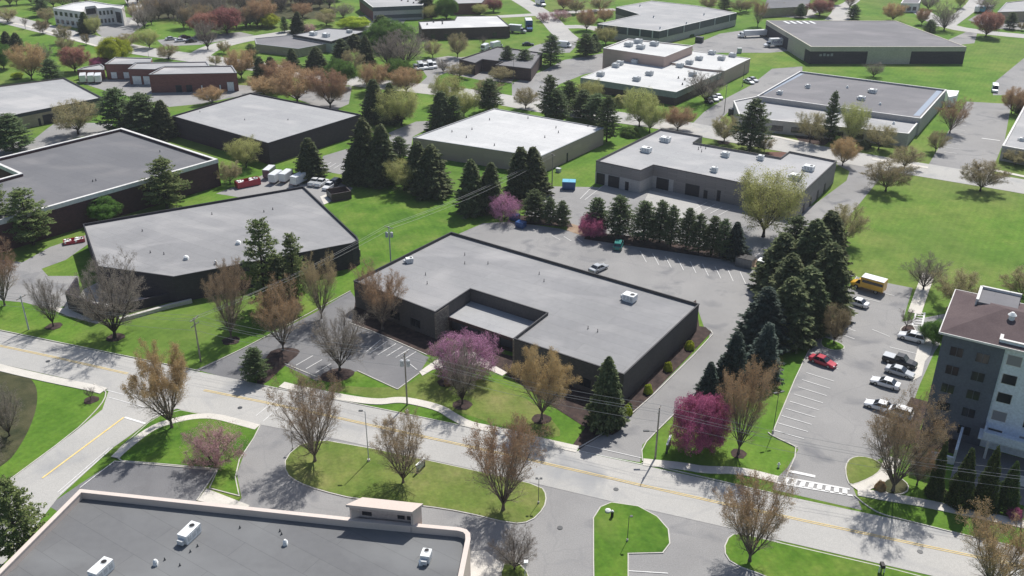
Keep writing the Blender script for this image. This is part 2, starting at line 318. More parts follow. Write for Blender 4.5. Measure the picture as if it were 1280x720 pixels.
# kerbed islands
island([(380,552),(356,572),(356,592),(372,604),(400,614),(445,625),(529,633),(580,641),(640,656),(664,653),(681,636),(684,620),(677,608),(620,594),(420,551)],'grass_dry')
island([(742,760),(741,700),(741,648),(750,634),(764,628),(798,633),(822,646),(836,662),(838,680),(829,692),(786,693),(786,760)],'grass_lush',0)
island([(912,668),(903,688),(914,706),(960,722),(1040,760),(1400,860),(1400,790),(1165,723),(975,679),(930,668)],'grass_lush',1)
island([(626,702),(645,700),(664,720),(664,760),(624,760)],'grass_dry',1)
island([(326,532),(318,548),(300,575),(295,597),(300,621),(261,611),(272,587),(205,581),(152,577),(142,570),(149,561),(185,529),(200,520),(226,513)],'grass_lush',0)
island([(1056,582),(1062,573),(1076,570),(1096,575),(1104,584),(1096,594),(1078,603),(1062,608),(1057,597)],'grass_dry',1)
island([(1027,421),(1040,425),(1056,432),(1055,438),(1040,439),(1025,433)],'grass_lush',1,inner='grass_island')
island([(1125,409),(1140,405),(1146,415),(1136,421),(1126,419)],'mulch',1,inner='mulch_bed')
island([(1101,606),(1110,598),(1125,597),(1137,607),(1134,617),(1115,620),(1102,614)],'brush',1)
# beds and strips
flat('mulch_bed',[(334,441),(352,434),(372,436),(376,441),(356,457),(330,482),(318,480)],.04,'mulch',1)
flat('mulch_bed',[(398,470),(418,460),(436,461),(446,466),(430,477),(405,478)],.04,'mulch',1)
flat('mulch_bed',[(870,375),(874,408),(882,409),(889,416),(791,518),(748,547),(724,562),(716,556),(735,530),(700,470),(780,440)],.05,'mulch')
flat('mulch_bed',[(445,372),(545,412),(560,425),(650,448),(785,498),(783,518),(748,545),(700,514),(650,480),(612,455),(575,437),(543,446),(528,441),(440,403)],.045,'mulch')  # mulch run up to the wall; its dark colour also paints the wall's shadow
flat('mulch_bed',[(452,360),(560,300),(860,380),(800,450),(640,440),(452,395)],.004,'mulch')
flat('mulch_bed',[(640,268),(712,276),(716,284),(650,280)],.04,'mulch')
flat('mulch_bed',[(735,290),(800,296),(925,318),(928,328),(860,318),(730,299)],.04,'mulch')
flat('bare_soil',[(712,279),(736,286),(732,296),(708,288)],.035,'soil')
flat('bare_soil',[(925,322),(966,326),(966,338),(928,332)],.035,'soil')
flat('brush_basin',[(-60,455),(20,463),(44,476),(48,500),(40,530),(24,560),(8,580),(-60,620)],.02,'brush',2)
flat('lawn',[(480,240),(600,262),(610,275),(560,300),(450,345),(440,330),(446,300),(415,262)],.008,'grass_lush',1)
flat('woodland_floor',[(165,30),(200,22),(330,24),(420,24),(420,6),(330,-20),(150,-20)],.004,'brush',1)
flat('lawn',[(1062,230),(1150,215),(1290,240),(1290,350),(1215,360),(1150,340),(1060,330)],.006,'grass',1)
flat('lawn',[(385,478),(500,488),(540,460),(640,480),(720,552),(640,538),(560,510),(470,500)],.008,'grass_dry',2)
flat('mulch_bed',[(985,160),(1045,172),(1030,182),(1000,178)],.02,'mulch')
flat('mulch_bed',[(957,190),(984,190),(976,200),(955,196)],.02,'redmulch')
# walks
for p,w in (([(352,481),(372,486),(402,492),(445,500),(475,503),(495,500),(512,501),(550,510),(565,520),(585,531),(610,536),(640,542),(672,551),(722,562)],1.7),
            ([(804,578),(855,583),(880,588),(925,588),(972,600)],1.7),([(-40,449),(0,460),(60,474),(110,484),(130,489)],1.8),
            ([(144,573),(153,564),(190,535),(220,526),(245,521),(270,521),(300,529),(322,535)],1.4),
            ([(1161,343),(1154,360),(1147,380),(1143,392)],2.4),([(1070,612),(1095,600),(1112,585),(1116,572)],2.2),([(1072,615),(1110,622),(1150,628),(1290,658)],1.8),
            ([(0,28),(20,29),(60,40),(125,59)],1.5),([(930,163),(960,169),(1015,181)],1.5),([(1090,199),(1160,210)],1.5),([(1224,209),(1290,223)],1.5)):
    ribbon('sidewalk',p,w,.165 if p[0]==(144,573) else .09,'concrete',2,thick=.09)
for p in ([(524,465),(545,450),(572,439),(594,441),(616,456),(634,466),(628,470),(600,458),(572,455),(540,463),(528,470)],[(247,626),(258,611),(312,632),(306,640)],
          [(1148,432),(1160,424),(1168,425),(1162,445),(1156,452),(1152,470),(1138,478),(1142,455)],[(589,690),(606,688),(628,706),(622,730),(585,730)],
          [(88,372),(105,378),(120,384),(118,396),(80,386)],[(400,246),(413,241),(414,252),(405,256)],[(1265,592),(1290,598),(1290,612),(1262,604)]):
    flat('concrete_apron',p,.07,'concrete')
for x,y in ((1150,690),(770,612),(300,510),(60,452),(480,540),(700,660),(1090,480)):
    g=G(x,y); m=MB(); m.tube((g.x,g.y,.03),(g.x,g.y,.085),.38,n=16); structure(m.build('manhole_cover',M['metal_d']))
# road kerbs
def kerb(pts,sm=1): ribbon('kerb',pts,.16,.12,'kerb',sm,thick=.12)
for p in ([(888,413),(892,420),(792,518),(748,546),(722,561)],[(803,577),(802,559),(826,534),(872,490),(905,455)],[(997,560),(965,545),(960,541)],[(965,543),(1003,452),(1030,408),(1071,346)],
          [(1068,620),(1082,632),(1100,643),(1132,651),(1200,668),(1290,689)],[(980,602),(998,562),(985,553)],[(397,472),(356,455)],[(497,487),(447,464)],[(497,487),(524,467)],[(250,462),(322,427),(438,364)],
          [(117,480),(133,488),(131,500),(118,516),(92,541),(0,609)],[(437,404),(470,416),(534,444)],[(271,588),(246,626)],[(143,577),(271,588)],[(0,413),(180,450),(250,464)],[(320,481),(432,502),(722,563)],[(802,579),(910,604),(966,617)]):
    kerb(p)
# painted marks
mk=MB(); my=MB()
def line(a,b,w=.12,mb=mk,z=.078): ribbon(None,[a,b],w,z,None,0,mb)
def stalls(a0,b0,a1,b1,n,w=.13):
    for i in range(n):
        t=i/(n-1); line((a0[0]+(a1[0]-a0[0])*t,a0[1]+(a1[1]-a0[1])*t),(b0[0]+(b1[0]-b0[0])*t,b0[1]+(b1[1]-b0[1])*t),w)
for pts in ([(-60,420),(0,432.5),(60,445),(160,467.5)],[(255,488),(330,503),(410,520),(520,544),(657,574),(780,602),(900,629),(976,645),(1080,667),(1190,690),(1300,713)]):
    w=GG(pts)
    for off in (-.16,.16):
        L,Rr=ribbon_pts(w,abs(off)*2); q=L if off>0 else Rr
        for i in range(len(q)-1):
            d=(q[i+1]-q[i]).normalized(); nn=Vector((-d.y,d.x,0))*.06
            my.face([(p.x,p.y,.08) for p in (q[i]-nn,q[i+1]-nn,q[i+1]+nn,q[i]+nn)])
line((155,522),(53,598),.28,my); line((156,522),(182,530),.4)
line((133,488),(188,502)); line((136,497),(183,510)); line((141,560),(75,618)); line((137,560),(72,616)); line((143,577),(100,610))
line((320,520),(350,496)); line((329,527),(357,502)); line((728,556),(802,573)); line((724,564),(804,581))
stalls((472,444),(495,430),(506,449),(520,440),4); stalls((458,440),(476,425),(462,442),(484,427),2); stalls((370,457),(391,445),(395,466),(414,455),3); line((512,455),(522,463))
stalls((1007.5,466),(1042.5,477),(967,538),(1005,549),9); stalls((1062,391),(1072,394),(1048,417),(1068,424),4); stalls((1022,440),(1050,449),(1016,452),(1048,462),2)
stalls((1112,434),(1148,443),(1108,444),(1146,454),2); stalls((1085,362),(1118,370),(1075,372),(1100,378),2); line((1090,412),(1112,421))
stalls((725,249),(741,233),(731,250),(752,234),2); stalls((868,262),(884,253),(897,270),(912,262),4); stalls((800,314),(808,328),(925,340),(932,355),9,.12); stalls((690,295),(700,300),(720,297),(728,303),3)
stalls((925,322),(935,315),(955,326),(965,318),3); stalls((404,209),(414,203),(424,212),(432,207),4); line((786,714),(835,717),.14); line((1227,173),(1250,176),.5)
stalls((1195,150),(1210,152),(1180,190),(1196,192),8,.12)
stalls((228,117),(236,113),(262,117),(268,113),5,.15)
# zebra
for a,b_,w in (((980,597),(1062,612),.35),((972,604),(1066,620),.35),((986,589),(1019,596),.6)): line(a,b_,w)
for i in range(8): t=i/7; line((984+t*72,598.5+t*13),(980+t*76,604.5+t*14),.68)
for a,b_ in (((1145,391),(1140,408)),((1156,391),(1152,409))): line(a,b_,.3)
for i in range(6): t=i/5; line((1146-t*6,391+t*16),(1155-t*4,392+t*16),.3)
structure(mk.build('lane_marking',M['white'])); structure(my.build('centre_line',M['yellow']))
# ---------------------------------------------------------------- buildings
def inside(p,poly):
    c=False; n=len(poly)
    for i in range(n):
        a,b=poly[i],poly[(i+1)%n]
        if (a[1]>p[1])!=(b[1]>p[1]) and p[0]<(b[0]-a[0])*(p[1]-a[1])/(b[1]-a[1])+a[0]: c=not c
    return c
def block(root,pts,h,wall,roofm,cope,par=.6,cw=.35,fascia=0,z0=0,fmat=None):
    """walls, coping and membrane roof of one volume, as parts of root; pts are world xy"""
    p=[(q[0],q[1]) for q in pts]
    if area(p)<0: p=p[::-1]
    ins=offset(p,cw); out=offset(p,-.07); n=len(p)
    b=MB()
    for i in range(n):
        j=(i+1)%n; b.face([(*p[i],z0),(*p[j],z0),(*p[j],h-.02),(*p[i],h-.02)]); b.face([(*ins[j],h-par-.05),(*ins[i],h-par-.05),(*ins[i],h-.02),(*ins[j],h-.02)])
    w=b.build('wall',M[wall],root)
    b=MB(); inn=offset(p,cw+.04)
    for i in range(n):
        j=(i+1)%n; b.face([(*out[i],h+.05),(*out[j],h+.05),(*inn[j],h+.05),(*inn[i],h+.05)])
        b.face([(*out[i],h-.1),(*out[j],h-.1),(*out[j],h+.05),(*out[i],h+.05)]); b.face([(*inn[j],h-.1),(*inn[i],h-.1),(*inn[i],h+.05),(*inn[j],h+.05)])
        b.face([(*out[j],h-.1),(*out[i],h-.1),(*p[i],h-.1),(*p[j],h-.1)])
    b.build('coping',M[cope],root)
    if fascia:
        b=MB(); o2=offset(p,-.12)
        for i in range(n):
            j=(i+1)%n; b.face([(*o2[i],h-fascia),(*o2[j],h-fascia),(*out[j],h-.1),(*out[i],h-.1)]); b.face([(*p[i],h-fascia),(*p[j],h-fascia),(*o2[j],h-fascia),(*o2[i],h-fascia)])
        b.build('fascia',M[fmat or cope],root)
    b=MB(); b.poly([(*q,h-par) for q in ins]); r=b.build('roof',M[roofm],root)
    r['_z']=h-par; root['_poly']=[c for q in p for c in (q[0],q[1])]; return r
def building(name,label,pts,h,wall,roofm,cope='cope_b',cat='building',**k):
    w=GG(pts,h); c=sum(w,Vector((0,0,0)))/len(w); root=thing(name,(c.x,c.y,0),label,cat)
    r=block(root,w,h,wall,roofm,cope,**k); root['_h']=h; return root,r
def opening(root,A,B,t0,t1,z0,z1,kind='window',h=None,glass='glass',frame='metal_d',px=True,proud=.05,bars=0):
    h=h or root['_h']; a,b=(G(*A,h),G(*B,h)) if px else (Vector((*A,0)),Vector((*B,0)))
    a.z=b.z=0; d=(b-a); L=d.length; d.normalize(); n=Vector((d.y,-d.x,0)); pl=list(root['_poly']); poly=[(pl[i],pl[i+1]) for i in range(0,len(pl),2)]
    mid=a+d*L*(t0+t1)/2
    if inside((mid.x+n.x*.3,mid.y+n.y*.3),poly): n=-n
    ang=math.atan2(d.y,d.x); w=L*abs(t1-t0); c=mid+n*(proud/2-.01)
    m=MB(); m.box((c.x,c.y,(z0+z1)/2),(w,proud+.02,z1-z0),ang)
    f=m.build(kind,M[frame],root); c2=mid+n*(proud+.012); m=MB(); g=.08
    k=bars+1; ww=(w-g*(k+1))/k
    for i in range(k):
        cc=c2+d*(-w/2+g+ww/2+i*(ww+g)); m.box((cc.x,cc.y,(z0+z1)/2),(ww,.03,z1-z0-2*g),ang)
    m.build('pane' if kind=='window' else 'door_panel',M[glass],f); return f
def unit(roof,px,py,sx=2.2,sy=1.6,sz=1.1,ang=-34,mat='metal_w',fan=True):
    z=roof['_z']; g=G(px,py,z); a=R(ang); m=MB(); m.box((g.x,g.y,z+.12),(sx*.9,sy*.9,.24),a); m.m=0; m.box((g.x,g.y,z+.2+sz/2),(sx,sy,sz),a)
    ca,sa=math.cos(a),math.sin(a)
    m.m=1
    if fan:
        q=Vector((g.x+sx*.22*ca,g.y+sx*.22*sa,z+.2+sz)); m.tube(q,q+Vector((0,0,.06)),min(sx,sy)*.3,n=12)
        m.m=2; m.tube(q+Vector((0,0,.055)),q+Vector((0,0,.07)),min(sx,sy)*.24,n=12); m.m=1
    for s in (-1,1):
        for k in range(3): m.box((g.x-sa*(-s)*(sy/2+.012)+ca*(-.3+.3*k)*sx,g.y+ca*(-s)*(sy/2+.012)+sa*(-.3+.3*k)*sx,z+.2+sz*.5),(sx*.2,.03,sz*.6),a)
    m.box((g.x-ca*(sx/2+.25),g.y-sa*(sx/2+.25),z+.2+sz*.35),(.5,sy*.6,sz*.5),a)
    return m.build('rooftop_unit',[M[mat],M['metal'],M['black']],roof)
def pipe(roof,px,py,hh=.7,r=.09,mat='metal_d',cap=False):
    z=roof['_z']; g=G(px,py,z); m=MB(); m.tube(g,g+Vector((0,0,hh)),r,n=8); m.tube(g,g+Vector((0,0,.08)),r*2.2,r*1.6,n=8)
    if cap: m.tube(g+Vector((0,0,hh)),g+Vector((0,0,hh+.12)),r*2.4,r*2.4,n=10); m.tube(g+Vector((0,0,hh+.12)),g+Vector((0,0,hh+.25)),r*2.4,r*.6,n=10)
    return m.build('vent_pipe',M[mat],roof)
def ducts(roof,px,py,s=.5):   # small mushroom fan
    z=roof['_z']; g=G(px,py,z); m=MB(); m.box((g.x,g.y,z+.15),(s*1.3,s*1.3,.3)); m.tube(g+Vector((0,0,.3)),g+Vector((0,0,.55)),s*.5,s*.55,n=10); m.tube(g+Vector((0,0,.55)),g+Vector((0,0,.8)),s*.75,s*.35,n=12)
    return m.build('exhaust_fan',M['metal_w'],roof)
# nearest building, pale pink parapet
top=[(100,612),(432,647),(525,655.5),(574,660),(583,662.5),(587,667),(587.5,674),(578,722)]
a0=G(578,722,7.3); a1=G(587.5,674,7.3); dd=(a0-a1).normalized(); w=GG(top,7.3); w.append(a1+dd*42); b0=w[0]; b1=G(0,712,7.3); w.append(b0+(b1-b0).normalized()*46)
c=sum(w,Vector((0,0,0)))/len(w); rt=thing('office_building',(c.x,c.y,0),'flat grey roofed building with a pale pink parapet, nearest at the bottom of the photo','building')
rf=block(rt,w,7.3,'stucco','roof_dark','cope_pink',par=1.0,cw=.5); rt['_h']=7.3
unit(rf,238,672,2.7,1.35,1.2,68); unit(rf,128,718,2.7,1.35,1.2,68); unit(rf,533,700,1.4,1.1,1.0,80); ducts(rf,526,706,.35)
for x,y in ((195,706),(357,681)): ducts(rf,x,y,.4)
for x,y in ((206,700),(225,707),(238,690),(352,668),(350,664),(247,683),(300,660)): pipe(rf,x,y,.35,.07)
# entrance tower: a hollow box rising over the parapet
zt=9.6; q=[G(432,631,zt),G(515,640,zt),G(529,629.5,zt),G(453,621.5,zt)]
m=MB(); m.prism([(p.x,p.y) for p in q],zt-.35,zt,True,True)
def wallseg(mb,a,b,th,z0,z1):
    d=(b-a); L=d.length; d.normalize(); mb.box(((a.x+b.x)/2,(a.y+b.y)/2,(z0+z1)/2),(L,th,z1-z0),math.atan2(d.y,d.x))
sh=lambda p,qq,t: p+(qq-p)*t
i0,i1,i2,i3=[Vector((p[0],p[1],0)) for p in offset(q,.2)]
wallseg(m,i1,i2,.38,0,zt-.34); wallseg(m,i3,i0,.38,0,zt-.34); wallseg(m,i2,i3,.38,0,zt-.34)
tw=m.build('entrance_tower',M['stucco'],rt)
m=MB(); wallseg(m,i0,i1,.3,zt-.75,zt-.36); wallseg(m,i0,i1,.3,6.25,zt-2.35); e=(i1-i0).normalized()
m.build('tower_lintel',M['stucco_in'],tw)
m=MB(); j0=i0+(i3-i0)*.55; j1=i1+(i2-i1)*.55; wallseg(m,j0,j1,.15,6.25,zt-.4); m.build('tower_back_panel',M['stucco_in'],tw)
m=MB()
for t0,t1 in ((.08,.24),(.68,.8),(.84,.96)):
    a=j0+(j1-j0)*t0; b=j0+(j1-j0)*t1; nn=Vector((e.y,-e.x,0))*.12; wallseg(m,a+nn,b+nn,.06,7.6,8.4)
m.build('tower_louvre',M['doordark'],tw)
# central building
CB=[(442,351),(564,290),(874,380),(780,468),(642,423),(684,391),(588,361),(544,390)]
rt,rf=building('office_building','long dark building in the middle with a recessed entry court cut into its grey roof',CB,5.6,'dark_wall','roof_grey','cope_b',par=.5,cw=.14)
unit(rf,787,376,2.3,1.7,1.2,-34); unit(rf,512,328,1.4,1.0,.8,20)
for x,y in ((581,319),(581,330),(532,344),(534,355),(674,343),(680,352),(735,411),(747,415),(610,330)): pipe(rf,x,y,.6,.06)
z=3.0; w=[G(588,361,5.6),G(684,391,5.6)]; L0=G(588,361,5.6); L1=G(544,390,5.6); R0=G(684,391,5.6); R1=G(642,423,5.6)
for v in (L0,L1,R0,R1): v.z=0
t=.66; cpts=[L0,R0,R0+(R1-R0)*t,L0+(L1-L0)*t]; u=(R0-L0).normalized(); cpts=[cpts[0]+u*.05,cpts[1]-u*.05,cpts[2]-u*.05,cpts[3]+u*.05]
m=MB(); m.prism([(p.x,p.y) for p in cpts],z-.45,z,True,True); m.build('canopy_roof',M['roof_mid'],rt)
m=MB(); a,b=cpts[3],cpts[2]; nn=Vector((u.y,-u.x,0))
if nn.y>0: nn=-nn
wallseg(m,a+nn*.04,b+nn*.04,.08,z-.6,z+.04); m.build('canopy_fascia',M['brick_dk'],rt)
m=MB(); wallseg(m,a-nn*1.2,b-nn*1.2,.1,.1,z-.5); m.build('entry_glazing',M['slate_glass'],rt)
m=MB()
for k in range(7): q=a-nn*1.12+(b-a)*(k+.5)/7; m.box((q.x,q.y,(z-.5)/2),(.08,.08,z-.5),math.atan2(u.y,u.x))
m.build('mullion',M['metal_d'],rt)
for P0,Q0 in ((L1,L0),(R1,R0)):
    d=(Q0-P0).normalized(); m=MB(); c=P0+d*1.9; c=c+Vector((d.y,-d.x,0))*(0) ; m.box((c.x,c.y,2.65),(3.9,.3,5.3),math.atan2(d.y,d.x)); m.build('stone_pier',M['stone'],rt)
for t in (.2,.45,.7): opening(rt,(442,351),(544,390),t,t+.12,.9,2.6,'window',bars=1)
for t in (.3,.6): opening(rt,(642,423),(780,468),t,t+.12,.9,2.6,'window',bars=1)
# black building at left
B2=[(104,280),(379,233),(446,296),(448,300),(440,304),(217,346),(122,333)]
rt,rf=building('warehouse','black walled building with a light grey angular roof left of the middle',B2,5.6,'black_wall','roof_grey','cope_b',par=.45,cw=.14)
ducts(rf,233,324,.7); ducts(rf,298,305,.7); ducts(rf,270,330,.4)
for x,y in ((178,289),(188,316),(265,268),(330,265),(341,262),(205,318)): pipe(rf,x,y,.5,.08)
m=MB(); w=[G(87,386),G(127,401)]; wallseg(m,w[0],w[1],.35,0,3.4); wallseg(m,w[0],G(100,366),.35,0,3.4); wallseg(m,w[1],G(133,396),.35,0,3.4); m.build('retaining_wall',M['black_wall'],rt)
m=MB(); w=GG([(133,396),(214,377),(240,371)])
for a,c_ in zip(w,w[1:]): wallseg(m,a,c_,.35,0,1.9)
m.build('retaining_wall',M['black_wall'],rt)
m=MB(); w=GG([(150,402),(214,384),(240,378)])
for a,c_ in zip(w,w[1:]): wallseg(m,a,c_,.7,0,.7)
m.build('planter_wall',M['kerb'],rt)
m=MB(); w=GG([(405,334),(450,320)]); wallseg(m,w[0],w[1],.6,0,1.6); m.build('planter_wall',M['stone'],rt)
flat('parking_lot',[(745,236),(800,212),(880,206),(1010,232),(1004,262),(870,246)],.02,'asphalt')
flat('paving',[(800,262),(812,238),(870,252),(878,262),(872,276),(830,270)],.03,'road')
flat('paving',[(104,362),(125,352),(190,352),(235,362),(240,371),(214,377),(133,396),(92,384)],.05,'road')
flat('concrete_apron',[(58,380),(88,388),(126,403),(120,405),(84,395),(62,386)],.05,'concrete')
# long roof with white edges at far left
rt,rf=building('warehouse','dark grey roofed building with white roof edges and maroon walls at the left',[(152,160),(272,199),(45,263),(-60,293),(-60,240),(24,217),(-14,200)],7.0,'maroon_wall','roof_slate','cope_w',par=.7,cw=.6,fascia=.9,fmat='cope_w')
for x,y in ((116,227),(120,226),(200,190)): pipe(rf,x,y,.5,.1)
rt,rf=building('warehouse','tan walled building with a dark roof edge at the upper left',[(80,97),(128,122),(27,142),(-70,165),(-70,116)],4.6,'tan_wall','roof_mid','cope_b',par=.35,cw=.3,fascia=.9,fmat='metal_d')
opening(rt,(27,142),(128,122),.23,.37,0,2.9,'loading_door',glass='doordark'); opening(rt,(27,142),(128,122),.17,.2,0,2.2,'door',glass='doordark'); opening(rt,(27,142),(128,122),.93,.96,0,2.2,'door',glass='doordark')
rt,rf=building('warehouse','square dark plum walled building with a plain grey roof between trees',[(215,145),(313,116),(451,143),(335,179)],6.0,'plum_wall','roof_mid','cope_b',par=.35,cw=.16)
for x,y in ((306,150),(250,140),(360,150)): pipe(rf,x,y,.4,.08)
# red brick complex
rt,rf=building('brick_building','red brick building with stepped grey roofs and loading doors at the upper left',[(186,93),(205,83),(290,82),(296,91)],6.2,'brick_red','roof_mid','cope_g',par=.3,cw=.3)
FR=(186,93),(296,91)
for t in (.28,.4): opening(rt,*FR,t,t+.07,0,2.4,'loading_door',glass='doordark')
opening(rt,*FR,.57,.59,0,2.3,'door',glass='metal_w'); opening(rt,*FR,.87,.95,0,3.2,'loading_door',glass='metal_w'); opening(rt,*FR,.78,.8,0,2.3,'door',glass='metal_w')
for i,(pp,hh) in enumerate((([(160,86),(170,78.5),(258,77),(262,82.4),(205,82.6),(194,86.5)],5.4),([(131,80),(144,71.5),(190,72.5),(188,77.5),(169,78),(166,80)],5.4),([(96,87),(104,84),(126,80),(130,83),(130,87)],3.4))):
    w=GG(pp,hh); r2=block(rt,w,hh,'brick_red','roof_mid','cope_g',par=.25,cw=.3)
    if i==0:
        for t in (.1,.5): opening(rt,(160,86),(194,86.5),t,t+.33,0,3,'loading_door',h=hh,glass='metal_w')
    if i==1:
        for t in (.15,.6): opening(rt,(131,80),(166,80),t,t+.22,.3,2.6,'loading_door',h=hh,glass='metal_w')
rt,rf=building('warehouse','taupe walled building with a bright pale roof behind the dark spruces',[(516,172),(618,135.5),(755,160),(675,196)],4.9,'taupe_wall','roof_light','cope_g',par=.15,cw=.25)
for x,y in ((565,165),(583,172),(590,162),(618,182),(695,160),(698,166),(681,172),(735,158),(660,148),(612,150)): pipe(rf,x,y,.6,.1)
opening(rt,(675,196),(755,160),.4,.42,0,2.5,'door',glass='doordark')
# grey dock building
B8=[(745,201),(826,161),(878,170),(867,178),(976,197),(987,189),(1046,201),(1001,243),(920,227),(817,206),(801,213)]
rt,rf=building('warehouse','grey L shaped building with dark dock doors behind a row of pines',B8,6.0,'grey_wall','roof_mid','cope_b',par=.45,cw=.16)
for x,y,s in ((808,190,2.4),(832,177,2.4),(907,196,1.7),(951,200,1.4),(893,215,1.4),(1011,213,2.4),(994,224,2.4)): unit(rf,x,y,s,s*.7,1.1,-33)
for x,y in ((873,187),(876,184),(882,186),(877,190)): pipe(rf,x,y,.8,.08)
A,B=(745,201),(801,213)
w=[G(*A,6.0),G(*B,6.0),G(817,206,6.0),G(1001,243,6.0)]
def band(a,b,z0,z1,mat,name,root,pr=.04):
    a=a.copy(); b=b.copy(); d=(b-a).normalized(); n=Vector((d.y,-d.x,0)); 
    pl=list(root['_poly']); poly=[(pl[i],pl[i+1]) for i in range(0,len(pl),2)]; mid=(a+b)/2
    if inside((mid.x+n.x*.3,mid.y+n.y*.3),poly): n=-n
    m=MB(); wallseg(m,a+n*pr/2,b+n*pr/2,pr,z0,z1); return m.build(name,M[mat],root)
for a,b in ((w[0],w[1]),(w[1],w[2]),(w[2],w[3])): band(a,b,0,3.1,'lt_wall','wall_panel',rt)
for t0,t1,k in ((.03,.22,'loading_door'),(.3,.55,'loading_door'),(.68,.76,'door')): opening(rt,A,B,t0,t1,0.05,3.0 if k!='door' else 2.3,k,glass='doordark',proud=.1)
A,B=(817,206),(1001,243)
for t0,t1,k in ((.03,.12,'loading_door'),(.24,.34,'loading_door'),(.37,.40,'door'),(.46,.55,'loading_door'),(.6,.68,'loading_door'),(.72,.75,'door'),(.8,.88,'loading_door')): opening(rt,A,B,t0,t1,.05,3.0 if k!='door' else 2.3,k,glass='doordark',proud=.1)
A,B=(1001,243),(1046,201)
for t in (.12,.3,.5,.7): opening(rt,A,B,t,t+.05,0,2.3,'door',glass='doordark')
# white roofed building with many units
rt,rf=building('warehouse','sprawling white roofed building dotted with rooftop units, upper right of the middle',[(726,97),(787,74),(875,86),(905,89),(845,115)],4.4,'brick_dk','roof_white','cope_w',par=.1,cw=.2,fascia=2.0,fmat='teal_band')
for x,y in ((770,84),(751,95),(796,101),(812,94),(794,79),(827,81),(850,84),(775,81),(866,95)): unit(rf,x,y,2.2,1.6,1.2,-33,'metal')
for x,y in ((853,106),(856,100),(848,98)): pipe(rf,x,y,.7,.2)
w=GG([(834,77),(866,63.5),(938,73),(906,88.5),(875,85.5)],5.0); r2=block(rt,w,5.0,'taupe_wall','roof_white','cope_w',par=.15,cw=.25)
for x,y in ((862,80),(874,75),(902,75),(890,68),(916,71)): unit(r2,x,y,2.2,1.6,1.2,-33,'metal')
w=GG([(754,60),(785,48.5),(866,57),(831,71)],8.0); r2=block(rt,w,8.0,'taupe_wall','roof_white','cope_w',par=.3,cw=.3)
for x,y in ((786,58),(801,61),(798,54),(818,57)): unit(r2,x,y,2.6,2.0,1.3,-33,'metal')
rt,rf=building('warehouse','big grey roofed building with slate blue walls beyond the white roofed one',[(747,30),(800,18),(770,9),(815,1),(870,7),(921,16),(824,39)],5.6,'lt_wall','roof_mid','cope_w',par=.15,cw=.3,fascia=2.9,fmat='slate_glass')
for x,y in ((817,22),(880,19),(825,36),(858,30),(800,8)): pipe(rf,x,y,.9,.3,'metal')
w=[G(*p,5.6) for p in ((747,30),(824,39),(921,16))]
for k in range(2):
    m=MB()
    for i in range(5): q=w[k]+(w[k+1]-w[k])*(i+.5)/5; m.box((q.x,q.y,4.1),(.5,.5,3.0),R(-30)); 
    m.build('wall_pilaster',M['metal'],rt)
# brown walled building with green metal eaves
rt,rf=building('warehouse','wide brown walled building with pale green metal eaves and skylights, top right',[(958,25.5),(1120,26),(1208,58.5),(1014,58.5)],6.4,'black_wall','roof_taupe','green_metal',par=.08,cw=.4,fascia=1.7,fmat='green_metal')
A,B=(1014,58.5),(1208,58.5); w=[G(*A,6.4),G(*B,6.4)]
m=MB(); a=sh(w[0],w[1],.37); b=sh(w[0],w[1],.65); wallseg(m,a,b,.5,0,5.0); m.build('green_panel',M['green_metal'],rt); m=MB(); a=G(958,25.5,6.4); b=w[0]; wallseg(m,sh(a,b,.55),sh(a,b,.9),.5,0,5.0); m.build('green_panel',M['green_metal'],rt)
m=MB()
for i in range(5):
    a=G(980+i*8,26.5,6.4); b=G(987+i*8,29.5,6.4); d=(b-a); m.box(((a.x+b.x)/2,(a.y+b.y)/2,6.38),(d.length,1.1,.1),math.atan2(d.y,d.x))
m.build('skylight',M['metal_w'],rf)
a=w[0].copy(); d=(w[1]-w[0]).normalized()
for k in range(4): q=a+d*(4.0+k*1.4)+Vector((0,-.05,0)); m=MB(); m.box((q.x,q.y,3.3+.12*(k%2)),(.9,.06,.8+.2*(k%2))); m.build('wall_emblem',M['cope_g'],rt)
# blue edged grey building
rt,rf=building('warehouse','grey building with bluish roof margins and a lower front wing, right of the far road',[(1000,89),(1183,112),(1151,148),(946,120)],5.2,'lt_wall','roof_taupe','cope_w',par=.5,cw=.3)
w=GG([(917,126),(945,120.5),(1151,149),(1136,167),(925,146)],3.9); r2=block(rt,w,3.9,'lt_wall','roof_mid','cope_w',par=.3,cw=.35)
for r_,x,y,s in ((rf,1091,116,2.2),(rf,1077,125,2.0),(rf,975,118,1.4),(rf,1010,110,1.2)): unit(r_,x,y,s,s*.8,1.0,-33)
for x,y in ((1059,110),(1100,131)): ducts(rf,x,y,.5)
for x,y in ((1117,155),(1060,140),(1043,150)): ducts(r2,x,y,.5)
for k,(a,b) in enumerate((((948,118),(1000,91)),((1181,113),(1152,145)))):
    a=G(*a,4.72); b=G(*b,4.72); m=MB(); ins=Vector((1.6,0,0)) if k==0 else Vector((-1.9,.4,0)); m.face([(p.x,p.y,4.72) for p in (a+ins*.3,a+ins*1.2,b+ins*1.2,b+ins*.3)]); m.build('roof_margin',plain('membrane_blue',(.235,.285,.36),.7),rf)
for t in (.08,.2,.32,.44,.56,.68,.8): opening(rt,(925,146),(1136,167),t,t+.07,.8,2.4,'window',h=3.9,bars=2)
pts=[G(962,147,3.4),G(987,149,3.4),G(991,144,3.4),G(968,142,3.4)]; m=MB(); m.prism([(p.x,p.y) for p in pts],3.0,3.4,True,True)
for p in pts[:2]: m.box((p.x,p.y,1.5),(.4,.4,3.0),R(-30))
m.build('porch',M['cope_w'],rt)
